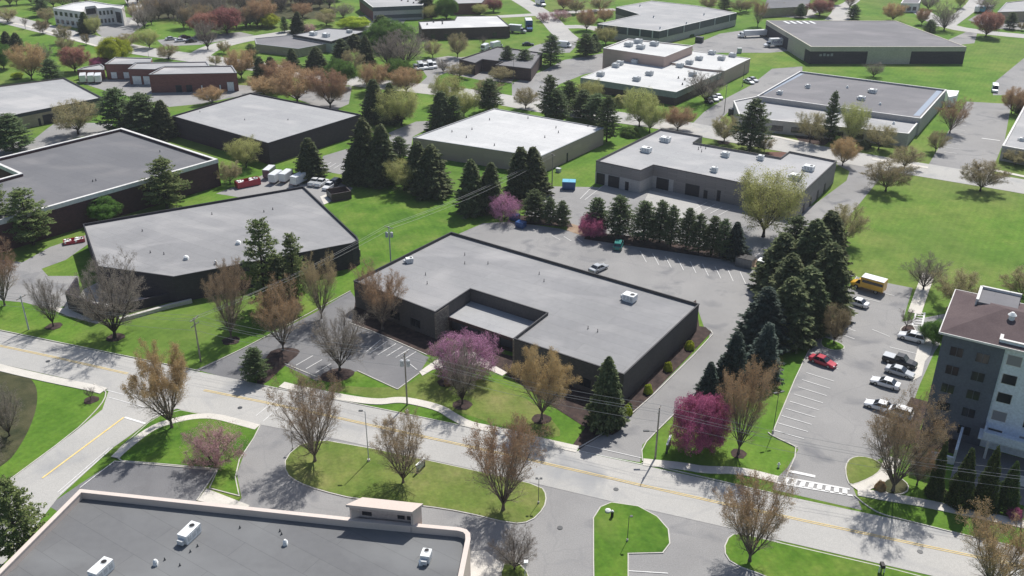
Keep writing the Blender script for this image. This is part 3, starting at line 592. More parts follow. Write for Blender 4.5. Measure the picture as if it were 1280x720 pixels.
m=MB(); w=GG([(1183,112),(1199,113),(1196,119),(1186,121)],3.5); m.prism([(p.x,p.y) for p in w],0,3.4); m.build('loading_shelter',M['metal_w'],rt)
# right edge, top edge and others
rt,rf=building('warehouse','light roofed building cut off by the right edge of the photo',[(1286,122),(1253,182),(1330,196),(1370,140)],4.2,'lt_wall','roof_mid','cope_w',par=.3,cw=.4)
unit(rf,1277,176,1.2,1,.7,-30); opening(rt,(1253,182),(1330,196),.05,.3,.6,2.4,'window',bars=3)
rt,rf=building('office_building','grey building with banded windows and a brick end wall at the top edge',[(449,-4),(466,9),(528,6.5),(540,-10),(470,-16)],6.2,'lt_wall','roof_mid','cope_w',par=.3,cw=.3,fascia=1.8,fmat='slate_glass')
for x,y in ((502,1),(510,2),(517,4),(520,1)): pipe(rf,x,y,.6,.3)
A,B=(466,9),(528,6.5); opening(rt,A,B,.02,.98,1.0,2.6,'window',glass='slate_glass',bars=8)
band(G(449,-4,6.2),G(466,9,6.2),0,4.3,'brick_red','wall_panel',rt)
rt,rf=building('brick_building','small brick building with a pink tree against it at the top edge',[(567,4.5),(602,3.5),(612,-8),(566,-8)],5,'brick_red','roof_mid','cope_g',par=.2)
rt,rf=building('warehouse','long low brick building with a pale stepped roof near the top',[(527,36.5),(523,27),(568,25),(571,20),(622,19.5),(637.5,33)],4.6,'brick_dk','roof_light','cope_b',par=.2,cw=.25)
for x,y in ((534,31),(542,28),(553,30),(553,27)): pipe(rf,x,y,.8,.25)
for t in (.1,.25,.4,.8): opening(rt,(527,36.5),(637.5,33),t,t+.05,.6,2.4,'window')
rt,rf=building('warehouse','dark roofed building with a shadowed entry notch above the pale roof',[(574,74),(622,58),(678,66),(664,86),(619,81),(628,77),(603,74),(594,79)],4.4,'brick_dk','roof_taupe','cope_b',par=.3,cw=.3)
rt,rf=building('office_building','low grey building with two white rooftop units among trees',[(366,43.5),(410,35),(458,38.5),(414,52)],4.4,'lt_wall','roof_mid','cope_b',par=.2,cw=.3,fascia=.8,fmat='metal_d')
unit(rf,392,44,2.6,1.8,1.2,-30); unit(rf,408,46,2.6,1.8,1.2,-30); unit(rf,437,41,2,1.4,1,-30,'metal')
r2=block(rt,GG([(318,48),(362,43.8),(413,53.5),(373,61),(320,55)],3.2),3.2,'tan_wall','roof_taupe','cope_g',par=.15)
rt,rf=building('office_building','white two storey office with rows of small windows at the top left',[(66,10),(92,3.5),(112,1),(136,5),(155,7),(152,11),(141,9),(122,10.5),(119,7),(106,8.5),(104,15)],7.2,'cope_w','roof_light','cope_w',par=.3,cw=.3)
for A,B,n in (((66,10),(104,15),6),((122,10.5),(141,9),4)):
    for i in range(n):
        for z in (.9,4.3): opening(rt,A,B,(i+.2)/n,(i+.75)/n,z,z+1.7,'window',glass='glass')
opening(rt,(106,8.5),(119,7),.05,.95,3.8,6.2,'window',bars=3); opening(rt,(141,9),(152,11),.2,.8,.9,5.5,'window',bars=1)
rt,rf=building('office_building','grey roofed building in the top right corner',[(1247,15),(1258,3),(1340,-6),(1360,12)],4.5,'tan_wall','roof_mid','cope_g',par=.2)
rt,rf=building('house','small white walled building among trees at the top right',[(1126,4),(1130,-2),(1152,-2),(1149,4)],4.2,'cope_w','roof_taupe','cope_w',par=.15)
for t in (.1,.4,.7): opening(rt,(1126,4),(1149,4),t,t+.2,.8,2.6,'window')
rt,rf=building('house','dark roofed building at the top edge left of the brown walled one',[(955,11),(960,-4),(1014,-5),(1010,8)],4.0,'tan_wall','roof_slate','metal_d',par=.1)
# apartments
HA=17.4; g0=G(1180,415,HA); g1=G(1244,430,HA); u=(g1-g0).normalized(); v=Vector((-u.y,u.x,0))
w0=G(1250,424,HA+.8)
rt=thing('apartment_building',(g0.x+10,g0.y+5,0),'five storey apartment block with dark grey and pale blue wings and brown shingle roof','building')
t=(w0-g0).dot(u); s=(w0-g0).dot(v)
gp=[g0,g0+u*(t+1),g0+u*(t+1)+v*15,g0+v*15]
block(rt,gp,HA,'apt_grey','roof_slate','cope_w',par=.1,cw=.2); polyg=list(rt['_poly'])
m=MB(); e=.6; a,b,c_,d_=[g0-u*e-v*e,g0+u*(t+40)-v*e,g0+u*(t+40)+v*(15+e),g0-u*e+v*(15+e)]
r0=g0+u*7+v*7.5; r1=g0+u*(t+33)+v*7.5; H0=HA+.12; H1=HA+2.4
V=lambda p,z:(p.x,p.y,z)
m.face([V(a,H0),V(b,H0),V(r1,H1),V(r0,H1)]); m.face([V(b,H0),V(c_,H0),V(r1,H1)]); m.face([V(c_,H0),V(d_,H0),V(r0,H1),V(r1,H1)]); m.face([V(d_,H0),V(a,H0),V(r0,H1)]); m.face([V(a,H0),V(d_,H0),V(c_,H0),V(b,H0)])
sr=m.build('shingle_roof',M['shingle'],rt)
m=MB(); 
for p,q in ((a,b),(b,c_),(c_,d_),(d_,a)): wallseg(m,p,q,.14,HA-.15,HA+.16)
m.build('gutter',M['cope_w'],rt)
# white framed flat dormer at the back left corner
p0=g0+u*3.2+v*9.6; m=MB(); m.box((*(p0+u*2.6+v*2.2).xy,HA+.9),(5.6,5.2,1.7),math.atan2(u.y,u.x)); dm=m.build('roof_well',M['roof_taupe'],rt)
m=MB()
for p,q in ((p0-u*.2-v*.4,p0-u*.2+v*4.9),(p0-u*.2+v*4.9,p0+u*5.5+v*4.9)): wallseg(m,p,q,.4,HA+.2,HA+2.15)
m.build('well_parapet',M['cope_w'],dm)
q=G(1265,396,HA+2.2); m=MB(); m.tube((q.x,q.y,HA+1.2),(q.x,q.y,HA+2.55),.42,n=14); m.tube((q.x,q.y,HA+2.5),(q.x,q.y,HA+2.95),.62,.2,n=14); m.build('roof_vent',M['metal_w'],rt)
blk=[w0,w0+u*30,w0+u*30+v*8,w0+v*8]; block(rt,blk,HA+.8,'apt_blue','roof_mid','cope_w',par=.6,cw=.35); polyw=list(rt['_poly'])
rt['_poly']=polyg; rt['_h']=HA
gw=(g0.x,g0.y),((g0+u*(t+.5)).x,(g0+u*(t+.5)).y); Lg=t+.5
for fl in range(5):
    z=1.3+fl*3.15
    for x0 in (1.6,7.4) if Lg>10 else (1.3,Lg-3): opening(rt,*gw,x0/Lg,(x0+1.9)/Lg,z,z+1.6,'window',px=False,glass='curtain' if (fl in (2,3) and x0>5) else 'glass',frame='apt_grey',bars=1)
sd=(g0.x,g0.y),((g0+v*15).x,(g0+v*15).y)
for fl in range(5):
    for x0 in (2.5,9.5): opening(rt,*sd,x0/15,(x0+2)/15,1.3+fl*3.15,2.9+fl*3.15,'window',px=False,frame='apt_grey',bars=1)
rt['_poly']=polyw; ww=(w0.x,w0.y),((w0+u*30).x,(w0+u*30).y)
for fl in range(5):
    z=2.2+fl*3.15
    for k in range(7): opening(rt,*ww,(1.5+k*4.2)/30,(3.5+k*4.2)/30,z-.3,z+1.4,'window',px=False,glass='curtain' if (fl+k)%3==1 else 'glass',frame='cope_w',bars=0)
m=MB(); bb=w0-v*3.0; wallseg(m,bb+u*1.2,bb+u*24,.25,3.2,4.4); wallseg(m,bb+u*1.2,w0+u*1.2,.25,3.2,4.4); m.m=0; m.box((*(bb+u*12+v*1.5).xy,3.1),(23,3,.25),math.atan2(u.y,u.x)); m.build('terrace',M['apt_blue'],rt)
m=MB(); 
for k in range(4): q=bb+u*(2+k*7); m.box((q.x,q.y,1.5),(.35,.35,3.0),math.atan2(u.y,u.x))
m.build('terrace_post',M['cope_w'],rt)
m=MB(); wallseg(m,w0-u*1.8,w0-u*1.8-v*7,.35,0,2.6); wallseg(m,w0-u*1.8-v*7,w0-u*5-v*7,.35,0,1.2); m.build('screen_wall',M['apt_blue'],rt)
cp=(w0-v*7+u*5); flat('parking_lot',[((w0+u*-1.6-v*.2).x,(w0+u*-1.6-v*.2).y),((w0+u*30-v*.2).x,(w0+u*30-v*.2).y),((w0+u*30-v*12).x,(w0+u*30-v*12).y),((w0-u*1.6-v*12).x,(w0-u*1.6-v*12).y)],.02,'asphalt_new',px=False)
flat('mulch_bed',[((g0-u*4.5-v*8).x,(g0-u*4.5-v*8).y),((g0-u*.2-v*4).x,(g0-u*.2-v*4).y),((g0-u*.2+v*9).x,(g0-u*.2+v*9).y),((g0-u*3+v*9).x,(g0-u*3+v*9).y)],.04,'mulch',px=False)  # dark mulch tone painted here for the tree shade over the grass
flat('mulch_bed',[((g0-v*4-u*.5).x,(g0-v*4-u*.5).y),((g0-v*4+u*(t-2)).x,(g0-v*4+u*(t-2)).y),((g0-v*.0+u*(t-2)).x,(g0+u*(t-2)).y),((g0-u*.5).x,(g0-u*.5).y)],.04,'mulch',px=False)
# ---------------------------------------------------------------- trees
def npmesh(name,V,F,mats,mi=None,smooth=False):
    me=D.meshes.new(name); nv=len(V); nf,k=F.shape
    me.vertices.add(nv); me.vertices.foreach_set('co',V.astype(np.float32).ravel())
    me.loops.add(nf*k); me.loops.foreach_set('vertex_index',F.astype(np.int32).ravel())
    me.polygons.add(nf); me.polygons.foreach_set('loop_start',np.arange(nf,dtype=np.int32)*k)
    me.polygons.foreach_set('loop_total',np.full(nf,k,np.int32))
    for m in mats: me.materials.append(m)
    if mi is not None: me.polygons.foreach_set('material_index',mi.astype(np.int32))
    if smooth: me.polygons.foreach_set('use_smooth',np.ones(nf,bool))
    me.update(calc_edges=True); return me
def tubes(S,n=5):
    """S rows: x0 y0 z0 x1 y1 z1 r0 r1 -> quads"""
    S=np.array(S,float); a=S[:,0:3]; b=S[:,3:6]; d=b-a; d/=np.linalg.norm(d,axis=1)[:,None]+1e-9
    ref=np.where(np.abs(d[:,2:3])<.9,[[0,0,1]],[[1,0,0]]); u=np.cross(d,ref); u/=np.linalg.norm(u,axis=1)[:,None]; w=np.cross(d,u)
    N=len(S); V=np.zeros((N,2*n,3)); th=2*np.pi*np.arange(n)/n
    for i,t in enumerate(th):
        o=u*math.cos(t)+w*math.sin(t); V[:,i]=a+o*S[:,6:7]; V[:,n+i]=b+o*S[:,7:8]
    base=(np.arange(N)*2*n)[:,None]; F=[]
    for i in range(n):
        j=(i+1)%n; F.append(base+np.array([[j,i,n+i,n+j]]))
    return V.reshape(-1,3),np.concatenate(F,0)
def leaves(Cn,sz,rng,stretch=1.5,dirs=None,nrm=None,loose=.55):
    N=len(Cn); d=rng.normal(size=(N,3)) if dirs is None else dirs.copy(); d/=np.linalg.norm(d,axis=1)[:,None]+1e-9
    r=rng.normal(size=(N,3)); w=np.cross(d,r); w/=np.linalg.norm(w,axis=1)[:,None]+1e-9
    if nrm is not None:
        nn=nrm/np.linalg.norm(nrm,axis=1)[:,None]+rng.normal(0,loose,(N,3)); nn/=np.linalg.norm(nn,axis=1)[:,None]
        d=d-nn*np.sum(d*nn,1)[:,None]; d/=np.linalg.norm(d,axis=1)[:,None]+1e-9; w=np.cross(nn,d)
    s=(sz*rng.uniform(.6,1.3,N))[:,None] if np.isscalar(sz) else (sz*rng.uniform(.7,1.2,N))[:,None]
    V=np.stack([Cn-d*s*stretch*.5,Cn+w*s*.5,Cn+d*s*stretch*.5,Cn-w*s*.5],1).reshape(-1,3)
    return V,np.arange(N*4).reshape(N,4)
def merge(parts):
    V=[];F=[];MI=[];k=0
    for v,f,m in parts:
        V.append(v);F.append(f+k);MI.append(np.full(len(f),m));k+=len(v)
    return np.concatenate(V),np.concatenate(F),np.concatenate(MI)
def rotdir(d,ang,az,rng):
    d=d/np.linalg.norm(d); ref=np.array([0,0,1.]) if abs(d[2])<.95 else np.array([1.,0,0]); u=np.cross(d,ref); u/=np.linalg.norm(u); w=np.cross(d,u)
    return d*math.cos(ang)+(u*math.cos(az)+w*math.sin(az))*math.sin(ang)
def skeleton(seed,H,trunk,nlead,spread,kids,rt,up=.08,lens=(.62,.42,.5,.5)):
    rng=np.random.default_rng(seed); thick=[];thin=[];tips=[]
    def grow(p,d,L,r,lv):
        n=(6,4,3,2)[lv]; az=rng.uniform(0,6.28)
        for i in range(n):
            d=d+rng.normal(0,(.05,.1,.13,.18)[lv],3)+np.array([0,0,up*(1 if lv<3 else .3)]); d/=np.linalg.norm(d)
            q=p+d*L/n; r1=max(.0095*H/10,r*(1-.8*(i+1)/n))if lv>0 else r*(1-.85*(i+1)/n)+.01
            ra=r*(1-.8*i/n) if lv>0 else r*(1-.85*i/n)+.01
            (thick if lv<2 else thin).append((*p,*q,ra,r1))
            if lv>=2: tips.append((q,d))
            p=q
            if lv<3:
                for k in range(kids[lv]):
                    if i==0 and lv==0 and rng.random()<.6: continue
                    az+=2.4; grow(p,rotdir(d,rng.uniform(.35,.75),az,rng),L*lens[lv+1]*rng.uniform(.7,1.15)*(1-.45*i/n),max(r1*.62,.011),lv+1)
    th=trunk*H; thick.append((0,0,-.1,0,0,th,rt*1.25,rt*.85)); thick.append((0,0,-.1,0,0,.5,rt*1.7,rt*1.1))
    for k in range(nlead):
        az=k*2.4+rng.uniform(-.3,.3); ang=spread*(.25+.75*((k+.5)/nlead)**.7); d=np.array([math.sin(ang)*math.cos(az),math.sin(ang)*math.sin(az),math.cos(ang)])
        zz=th*rng.uniform(.75,1.0); grow(np.array([0,0,zz]),d,(H-zz)*rng.uniform(.78,1.0)*(1 if ang<spread*.7 else .88),rt*.5,0)
    return thick,thin,tips,rng
def make_deciduous(kind,seed,H,trunk,nlead,spread,kids,rt,leafcols,nleaf,lsize,twig,up=.08,bark='bark',jit=.22,lens=(.62,.42,.5,.5),tipz=0,shell=0,sh=(1.0,.55,.3)):
    thick,thin,tips,rng=skeleton(seed,H,trunk,nlead,spread,kids,rt,up,lens)
    V,F=tubes(thick,6); tm=npmesh('trunk',V,F,[M[bark]],smooth=True)
    V,F=tubes(thin,3); parts=[(V,F,0)]
    T=np.array([t[0] for t in tips]); 
    if nleaf:
        zc=T[:,2]/T[:,2].max(); pw=np.clip((zc-tipz)*4,.03,1) if tipz else np.ones(len(T)); idx=rng.choice(len(T),nleaf,p=pw/pw.sum()); P_=T[idx]+rng.normal(0,jit,(nleaf,3)); v,f=leaves(P_,lsize,rng); parts.append((v,f,1))
        if shell:
            zm=T[:,2].max(); rr=np.percentile(np.hypot(T[:,0],T[:,1]),93)*sh[0]; d=rng.normal(size=(shell,3)); d/=np.linalg.norm(d,axis=1)[:,None]; d[:,2]=np.where(d[:,2]<-.35,-d[:,2],d[:,2])
            lump=1+.10*np.sin(d[:,0]*6+seed)+.09*np.sin(d[:,1]*7+2*seed)+.07*np.sin(d[:,2]*9+d[:,0]*5)+.06*np.sin(d[:,0]*15+d[:,1]*13)
            q=d*(lump*(1-.42*rng.random(shell)**1.3))[:,None]; q=np.stack([q[:,0]*rr,q[:,1]*rr,zm*(1-sh[1])+q[:,2]*zm*sh[1]*.97],1)
            cl=np.sin(q[:,0]*2.1+seed)+np.sin(q[:,1]*2.3)+np.sin(q[:,2]*2.7+1)+1.1*np.sin(q[:,0]*4.3+q[:,2]*3.9+np.sin(q[:,1]*3.1))+.9*np.sin(q[:,1]*6.1+q[:,2]*5.3)+rng.normal(0,.5,shell); kp=cl>-sh[2]*3.2; q=q[kp]; dn=d[kp]+np.array([0,0,.5])
            v,f=leaves(q,lsize,rng,nrm=dn); parts.append((v,f,1))
    V,F,MI=merge(parts)
    cm=npmesh('crown',V,F,[M[twig],M[leafcols]],MI); zmax=V[:,2].max(); r=np.percentile(np.hypot(V[:,0],V[:,1]),93)
    return tm,cm,zmax,r*2
def make_spruce(seed,H,Rr,leafcols,dens=1.0,lift=.03,prof=.8,gap=.42,droop=.22):
    rng=np.random.default_rng(seed); V,F=tubes([(0,0,-.1,0,0,H*.5,.24,.15),(0,0,H*.5,0,0,H*.98,.15,.03)],6); tm=npmesh('trunk',V,F,[M['bark_d']],smooth=True)
    C_=[];Dd=[];S_=[];br=[]; z=H*lift; sect=1+.14*np.sin(np.arange(12)*2.1+seed)
    while z<H*.985:
        f=1-z/H; r=Rr*(f**prof)*min(1,.75+(z/H)*3)*rng.uniform(.86,1.08); nb=max(5,int((9+5*f)*dens)); a0=rng.uniform(0,6.28)
        for k in range(nb):
            az=a0+6.283*k/nb+rng.normal(0,.16); rr=r*rng.uniform(.74,1.15)*sect[int(az/6.283*12)%12]+.12; dr=droop*rng.uniform(.4,1.7); hd=np.array([math.cos(az),math.sin(az),0]); sd=np.array([-hd[1],hd[0],0])
            zz=z+rng.normal(0,gap*.22); m=max(3,int(rr/.15))
            if rr>.8: br.append((0,0,zz,hd[0]*rr*.85,hd[1]*rr*.85,zz-dr*rr*.85,.035,.012))
            for j in range(m):
                t=(j+.6)/m
                if t<.18 and rr>1: continue
                p=hd*rr*t+np.array([0,0,zz-dr*rr*t+.16*rr*t*t])
                wdt=.30*rr*(1-t)*.8+.14
                for s in (-1,1,0):
                    d=hd*(.9 if s else 1.2)+sd*s*.8+np.array([0,0,rng.uniform(-.5,.1)]); C_.append(p+sd*s*wdt*rng.uniform(.3,.95)+rng.normal(0,.05,3)); Dd.append(d); S_.append(.26+.12*rng.random())
        z+=gap*(.5+.5*f)*rng.uniform(.8,1.2)
    C_=np.array(C_);Dd=np.array(Dd);S_=np.array(S_); up=np.tile([[0,0,1.]],(len(C_),1))+Dd*np.array([.35,.35,0]); v,f=leaves(C_,S_,rng,2.0,Dd,nrm=up,loose=.45); parts=[(v,f,1)]
    if br: V,F=tubes(br,3); parts.append((V,F,0))
    V,F,MI=merge(parts); cm=npmesh('crown',V,F,[M['bark_d'],M[leafcols]],MI); return tm,cm,V[:,2].max(),Rr*2*.98
def make_pine(seed,H,Rr,leafcols,lift=.15,gap=.85):
    rng=np.random.default_rng(seed); V,F=tubes([(0,0,-.1,0,0,H*.5,.22,.15),(0,0,H*.5,.1,.05,H*.97,.15,.03)],6); tm=npmesh('trunk',V,F,[M['bark_d']],smooth=True)
    C_=[];Dd=[];br=[]; z=H*lift
    while z<H*.98:
        f=(z/H-lift)/(1-lift); r=Rr*min(1,.6+f*1.8)*(1-f)**.62*1.08+.25; nb=rng.integers(6,9); a0=rng.uniform(0,6.28)
        for k in range(nb):
            az=a0+6.283*k/nb+rng.normal(0,.22); rr=r*rng.uniform(.55,1.12); up=.12+.35*f+rng.normal(0,.08); hd=np.array([math.cos(az),math.sin(az),0]); sd=np.array([-hd[1],hd[0],0]); zz=z+rng.normal(0,.15)
            br.append((0,0,zz,*(hd*rr*.9+np.array([0,0,zz+up*rr*.9])),.05,.015))
            for j in range(max(3,int(rr/.22))):
                t=.3+.7*(j+rng.random())/max(3,int(rr/.22)); c=hd*rr*t+sd*rng.normal(0,.24*rr*(1.15-t)+.06)+np.array([0,0,zz+up*rr*t+.05])
                for q in range(9): C_.append(c+rng.normal(0,.13,3)*np.array([1,1,.55])); Dd.append(hd*.6+rng.normal(0,.6,3)+np.array([0,0,.45]))
        z+=gap*rng.uniform(.75,1.15)*(1-.35*f)
    nn=np.array(Dd)*.4+np.array([0,0,1.]); v,f=leaves(np.array(C_),.15,rng,2.4,np.array(Dd),nrm=nn,loose=.5); V,F=tubes(br,4); V,F,MI=merge([(V,F,0),(v,f,1)])
    cm=npmesh('crown',V,F,[M['bark_d'],M[leafcols]],MI); return tm,cm,V[:,2].max(),Rr*2*.97
def make_arbor(seed,H,Rr,leafcols,n=9000):
    rng=np.random.default_rng(seed); V,F=tubes([(0,0,-.1,0,0,H*.5,.12,.08)],5); tm=npmesh('trunk',V,F,[M['bark_d']])
    z=H*(1-np.sqrt(rng.random(n)))*.98+.1; th=rng.uniform(0,6.283,n); r=Rr*(1-z/H)**.75*(.62+.42*rng.random(n))*(1+.13*np.sin(th*5+z*1.1)+.1*np.sin(th*3-z*2.3))
    C_=np.stack([r*np.cos(th),r*np.sin(th),z],1); Dd=np.stack([np.cos(th)*.5,np.sin(th)*.5,np.full(n,.9)],1)+rng.normal(0,.3,(n,3)); v,f=leaves(C_,.17,rng,2.0,Dd)
    cm=npmesh('crown',v,f,[M[leafcols]]); return tm,cm,H,Rr*2
def make_bush(seed,leafcols,n=5000,flat_=.8,sz=.09):
    rng=np.random.default_rng(seed); d=rng.normal(size=(n,3)); d/=np.linalg.norm(d,axis=1)[:,None]; d[:,2]=np.abs(d[:,2])*1.1-.15
    r=1-.28*rng.random(n)**1.5; bump=1+.09*np.sin(d[:,0]*7)+.07*np.sin(d[:,1]*9+d[:,2]*5); C_=d*(r*bump)[:,None]; C_[:,2]=(C_[:,2]+.15)*flat_*1.0+.05
    v,f=leaves(C_,sz,rng,1.4,nrm=d+np.array([0,0,.3]),loose=.3); return npmesh('foliage',v,f,[M[leafcols]]),C_[:,2].max(),2.0
def L_(name,*c): M[name]=leafmat(name,c)
L_('bud_tan',(.34,.24,.12),(.42,.31,.17),(.34,.27,.18)); L_('bud_orange',(.36,.235,.11),(.45,.30,.155),(.34,.26,.16)); L_('bud_grey',(.19,.16,.13),(.29,.25,.21),(.24,.21,.17))
L_('bud_rust',(.36,.215,.11),(.44,.29,.16),(.34,.25,.16)); L_('leaf_maroon',(.26,.09,.085),(.36,.15,.13),(.32,.2,.15)); L_('leaf_yg',(.38,.39,.12),(.48,.49,.18),(.33,.31,.15)); L_('leaf_lime',(.38,.46,.03),(.5,.56,.06),(.28,.38,.03))
L_('leaf_green',(.07,.15,.025),(.13,.22,.04),(.10,.17,.04)); L_('leaf_pink',(.50,.22,.36),(.64,.34,.50),(.40,.20,.30)); L_('leaf_rose',(.40,.09,.19),(.54,.17,.30),(.32,.09,.17)); L_('leaf_pale',(.5,.27,.3),(.62,.4,.4),(.36,.22,.2))
L_('needle_dark',(.065,.092,.042),(.115,.142,.062),(.185,.205,.095)); L_('needle_blue',(.045,.07,.055),(.08,.11,.088),(.125,.155,.13)); L_('needle_pine',(.11,.165,.055),(.17,.235,.08),(.25,.29,.11)); L_('needle_pinedk',(.075,.115,.05),(.12,.17,.07),(.18,.215,.10))
L_('needle_arbor',(.045,.08,.03),(.08,.125,.045),(.12,.16,.06)); L_('leaf_tan_green',(.32,.27,.13),(.38,.33,.17),(.29,.24,.16))
M['twig']=noisy('twig',[(.22,.19,.165),(.32,.28,.245)],2,3,.95); M['twig_tan']=noisy('twig_tan',[(.27,.22,.165),(.38,.32,.25)],2,3,.95); L_('leaf_rust',(.37,.225,.12),(.48,.31,.17),(.38,.28,.18)); M['twig_brown']=noisy('twig_brown',[(.17,.115,.085),(.25,.18,.14)],2,3,.95); M['twig_dark']=noisy('twig_dark',[(.08,.065,.06),(.15,.125,.11)],2,3,.95)
K3=(2,2,2)
PR={
 'vase':[make_deciduous('vase',s,12,.09,12,.80,(2,2,3),.27,'bud_tan',22000,.085,'twig_tan',.06,tipz=.45) for s in (1,2)],
 'vase_orange':[make_deciduous('vase_orange',s,12,.12,12,.82,(2,2,2),.28,'bud_orange',44000,.10,'twig_tan',.05,tipz=.4) for s in (3,)],
 'vase_grey':[make_deciduous('vase_grey',s,12,.10,12,.85,(2,2,3),.27,'bud_grey',16000,.085,'twig',.06,bark='bark_d') for s in (5,6)],
 'vase_rust':[make_deciduous('vase_rust',s,12,.10,12,.82,(2,2,3),.27,'bud_rust',24000,.095,'twig_tan',.06,tipz=.4) for s in (7,)],
 'small_bare':[make_deciduous('small_bare',s,7,.22,6,.7,(2,2,2),.12,'bud_grey',2500,.07,'twig_dark',.05,bark='bark_d') for s in (8,)],
 'round_tan':[make_deciduous('round_tan',s,9,.17,10,1.0,(2,2,2),.2,'leaf_tan_green',22000,.11,'twig',.05,bark='bark_d',shell=5000,sh=(1,.42,.0)) for s in (9,)],
 'round_rust':[make_deciduous('round_rust',s,11,.12,11,.95,(2,2,2),.25,'leaf_rust',34000,.13,'twig_tan',.06,bark='bark_d',jit=.3,shell=14000,sh=(1,.45,.0)) for s in (10,)],
 'round_maroon':[make_deciduous('round_maroon',s,9,.14,10,.95,(2,2,2),.22,'leaf_maroon',22000,.13,'twig_dark',.05,bark='bark_d',jit=.25,shell=20000,sh=(1,.42,.2)) for s in (11,)],
 'yellowgreen':[make_deciduous('yellowgreen',s,10,.14,11,.95,(2,2,2),.22,'leaf_yg',28000,.12,'twig',.05,bark='bark_d',jit=.3,shell=14000,sh=(1,.42,.0)) for s in (12,)],
 'lime':[make_deciduous('lime',s,8,.10,12,1.2,(2,2,2),.2,'leaf_lime',30000,.14,'twig_dark',.04,bark='bark_d',jit=.3,shell=60000,sh=(1,.52,.35)) for s in (13,)],
 'green':[make_deciduous('green',s,8,.12,11,1.1,(2,2,2),.2,'leaf_green',30000,.13,'twig_dark',.05,bark='bark_d',jit=.3,shell=46000,sh=(1,.48,.2)) for s in (14,)],
 'redbud':[make_deciduous('redbud',s,7,.05,12,1.25,(2,2,2),.13,'leaf_pink',22000,.085,'twig_dark',.02,bark='bark_d',jit=.16,shell=30000,sh=(1.05,.55,.05)) for s in (15,)],
 'rosebud':[make_deciduous('rosebud',s,7,.05,12,1.2,(2,2,2),.14,'leaf_rose',30000,.11,'twig_dark',.02,bark='bark_d',jit=.22,shell=60000,sh=(1.05,.56,.3)) for s in (16,)],
 'pale_pink':[make_deciduous('pale_pink',s,5.5,.08,10,1.3,(2,2,2),.13,'leaf_pale',14000,.08,'twig',.03,bark='bark_d',jit=.14,shell=11000,sh=(1.05,.5,.1)) for s in (17,)],
 'spruce':[make_spruce(s,12,3.2,'needle_dark',prof=.56+.07*(s%3),gap=.36) for s in (20,21,22)],
 'bluespruce':[make_spruce(s,11,3.0,'needle_blue',1.1,droop=.10,prof=.78) for s in (23,24)],
 'pine':[make_pine(s,12,3.6,'needle_pine') for s in (25,26)],
 'darkpine':[make_pine(s,11,3.6,'needle_pinedk',.10,.55) for s in (27,28)],
 'arbor':[make_arbor(s,9,1.9,'needle_arbor') for s in (29,30)],
}
BU={'bush_lime':make_bush(31,'leaf_lime',4500,.85,.13),'bush_green':make_bush(32,'leaf_green'),'bush_dark':make_bush(33,'needle_dark',5000,.95,.12),'bush_rust':make_bush(34,'bud_rust',4000,.8,.09),'bush_yg':make_bush(35,'leaf_yg',4500)}
NAME=dict(vase='bare_tree',vase_orange='budding_tree',vase_grey='bare_tree',vase_rust='budding_tree',small_bare='bare_tree',round_tan='budding_tree',round_rust='budding_tree',round_maroon='red_tree',yellowgreen='leafing_tree',lime='leafing_tree',green='leafing_tree',redbud='redbud_tree',rosebud='redbud_tree',pale_pink='cherry_tree',spruce='spruce_tree',bluespruce='spruce_tree',pine='pine_tree',darkpine='pine_tree',arbor='cone_evergreen')
WK=dict(spruce=1.25,darkpine=1.25,pine=1.1,bluespruce=1.15,round_tan=1.05); tr=random.Random(11); used={}; tree_spots=[]
def tree(kind,x,y,yt,w,label,group=None):
    g=G(x,y); h=max(1.5,hfrom(x,y,yt)); wm=w*mpp(x,y)*WK.get(kind,1)
    if kind in BU:
        me,zh,w0=BU[kind]; s=wm/w0; o=D.objects.new('shrub',me); C.objects.link(o); o.location=g; o.scale=(s,s,min(h,wm*1.3)/zh); o.rotation_euler=(0,0,tr.uniform(0,6.28)); return tag(o,label,'shrub',group)
    k=used.get(kind,0); used[kind]=k+1; tm,cm,z0,w0=PR[kind][k%len(PR[kind])]
    o=thing(NAME[kind],g,label,'tree',group,tr.uniform(0,6.28)); a_,b_=tr.uniform(.92,1.08),tr.uniform(.92,1.08); o.scale=(wm/w0*a_,wm/w0*b_,h/z0); o.rotation_euler=(tr.uniform(-.035,.035),tr.uniform(-.035,.035),o.rotation_euler.z)
    for nm,me in (('trunk',tm),('crown',cm)):
        c=D.objects.new(nm,me); C.objects.link(c); c.parent=o
    return o
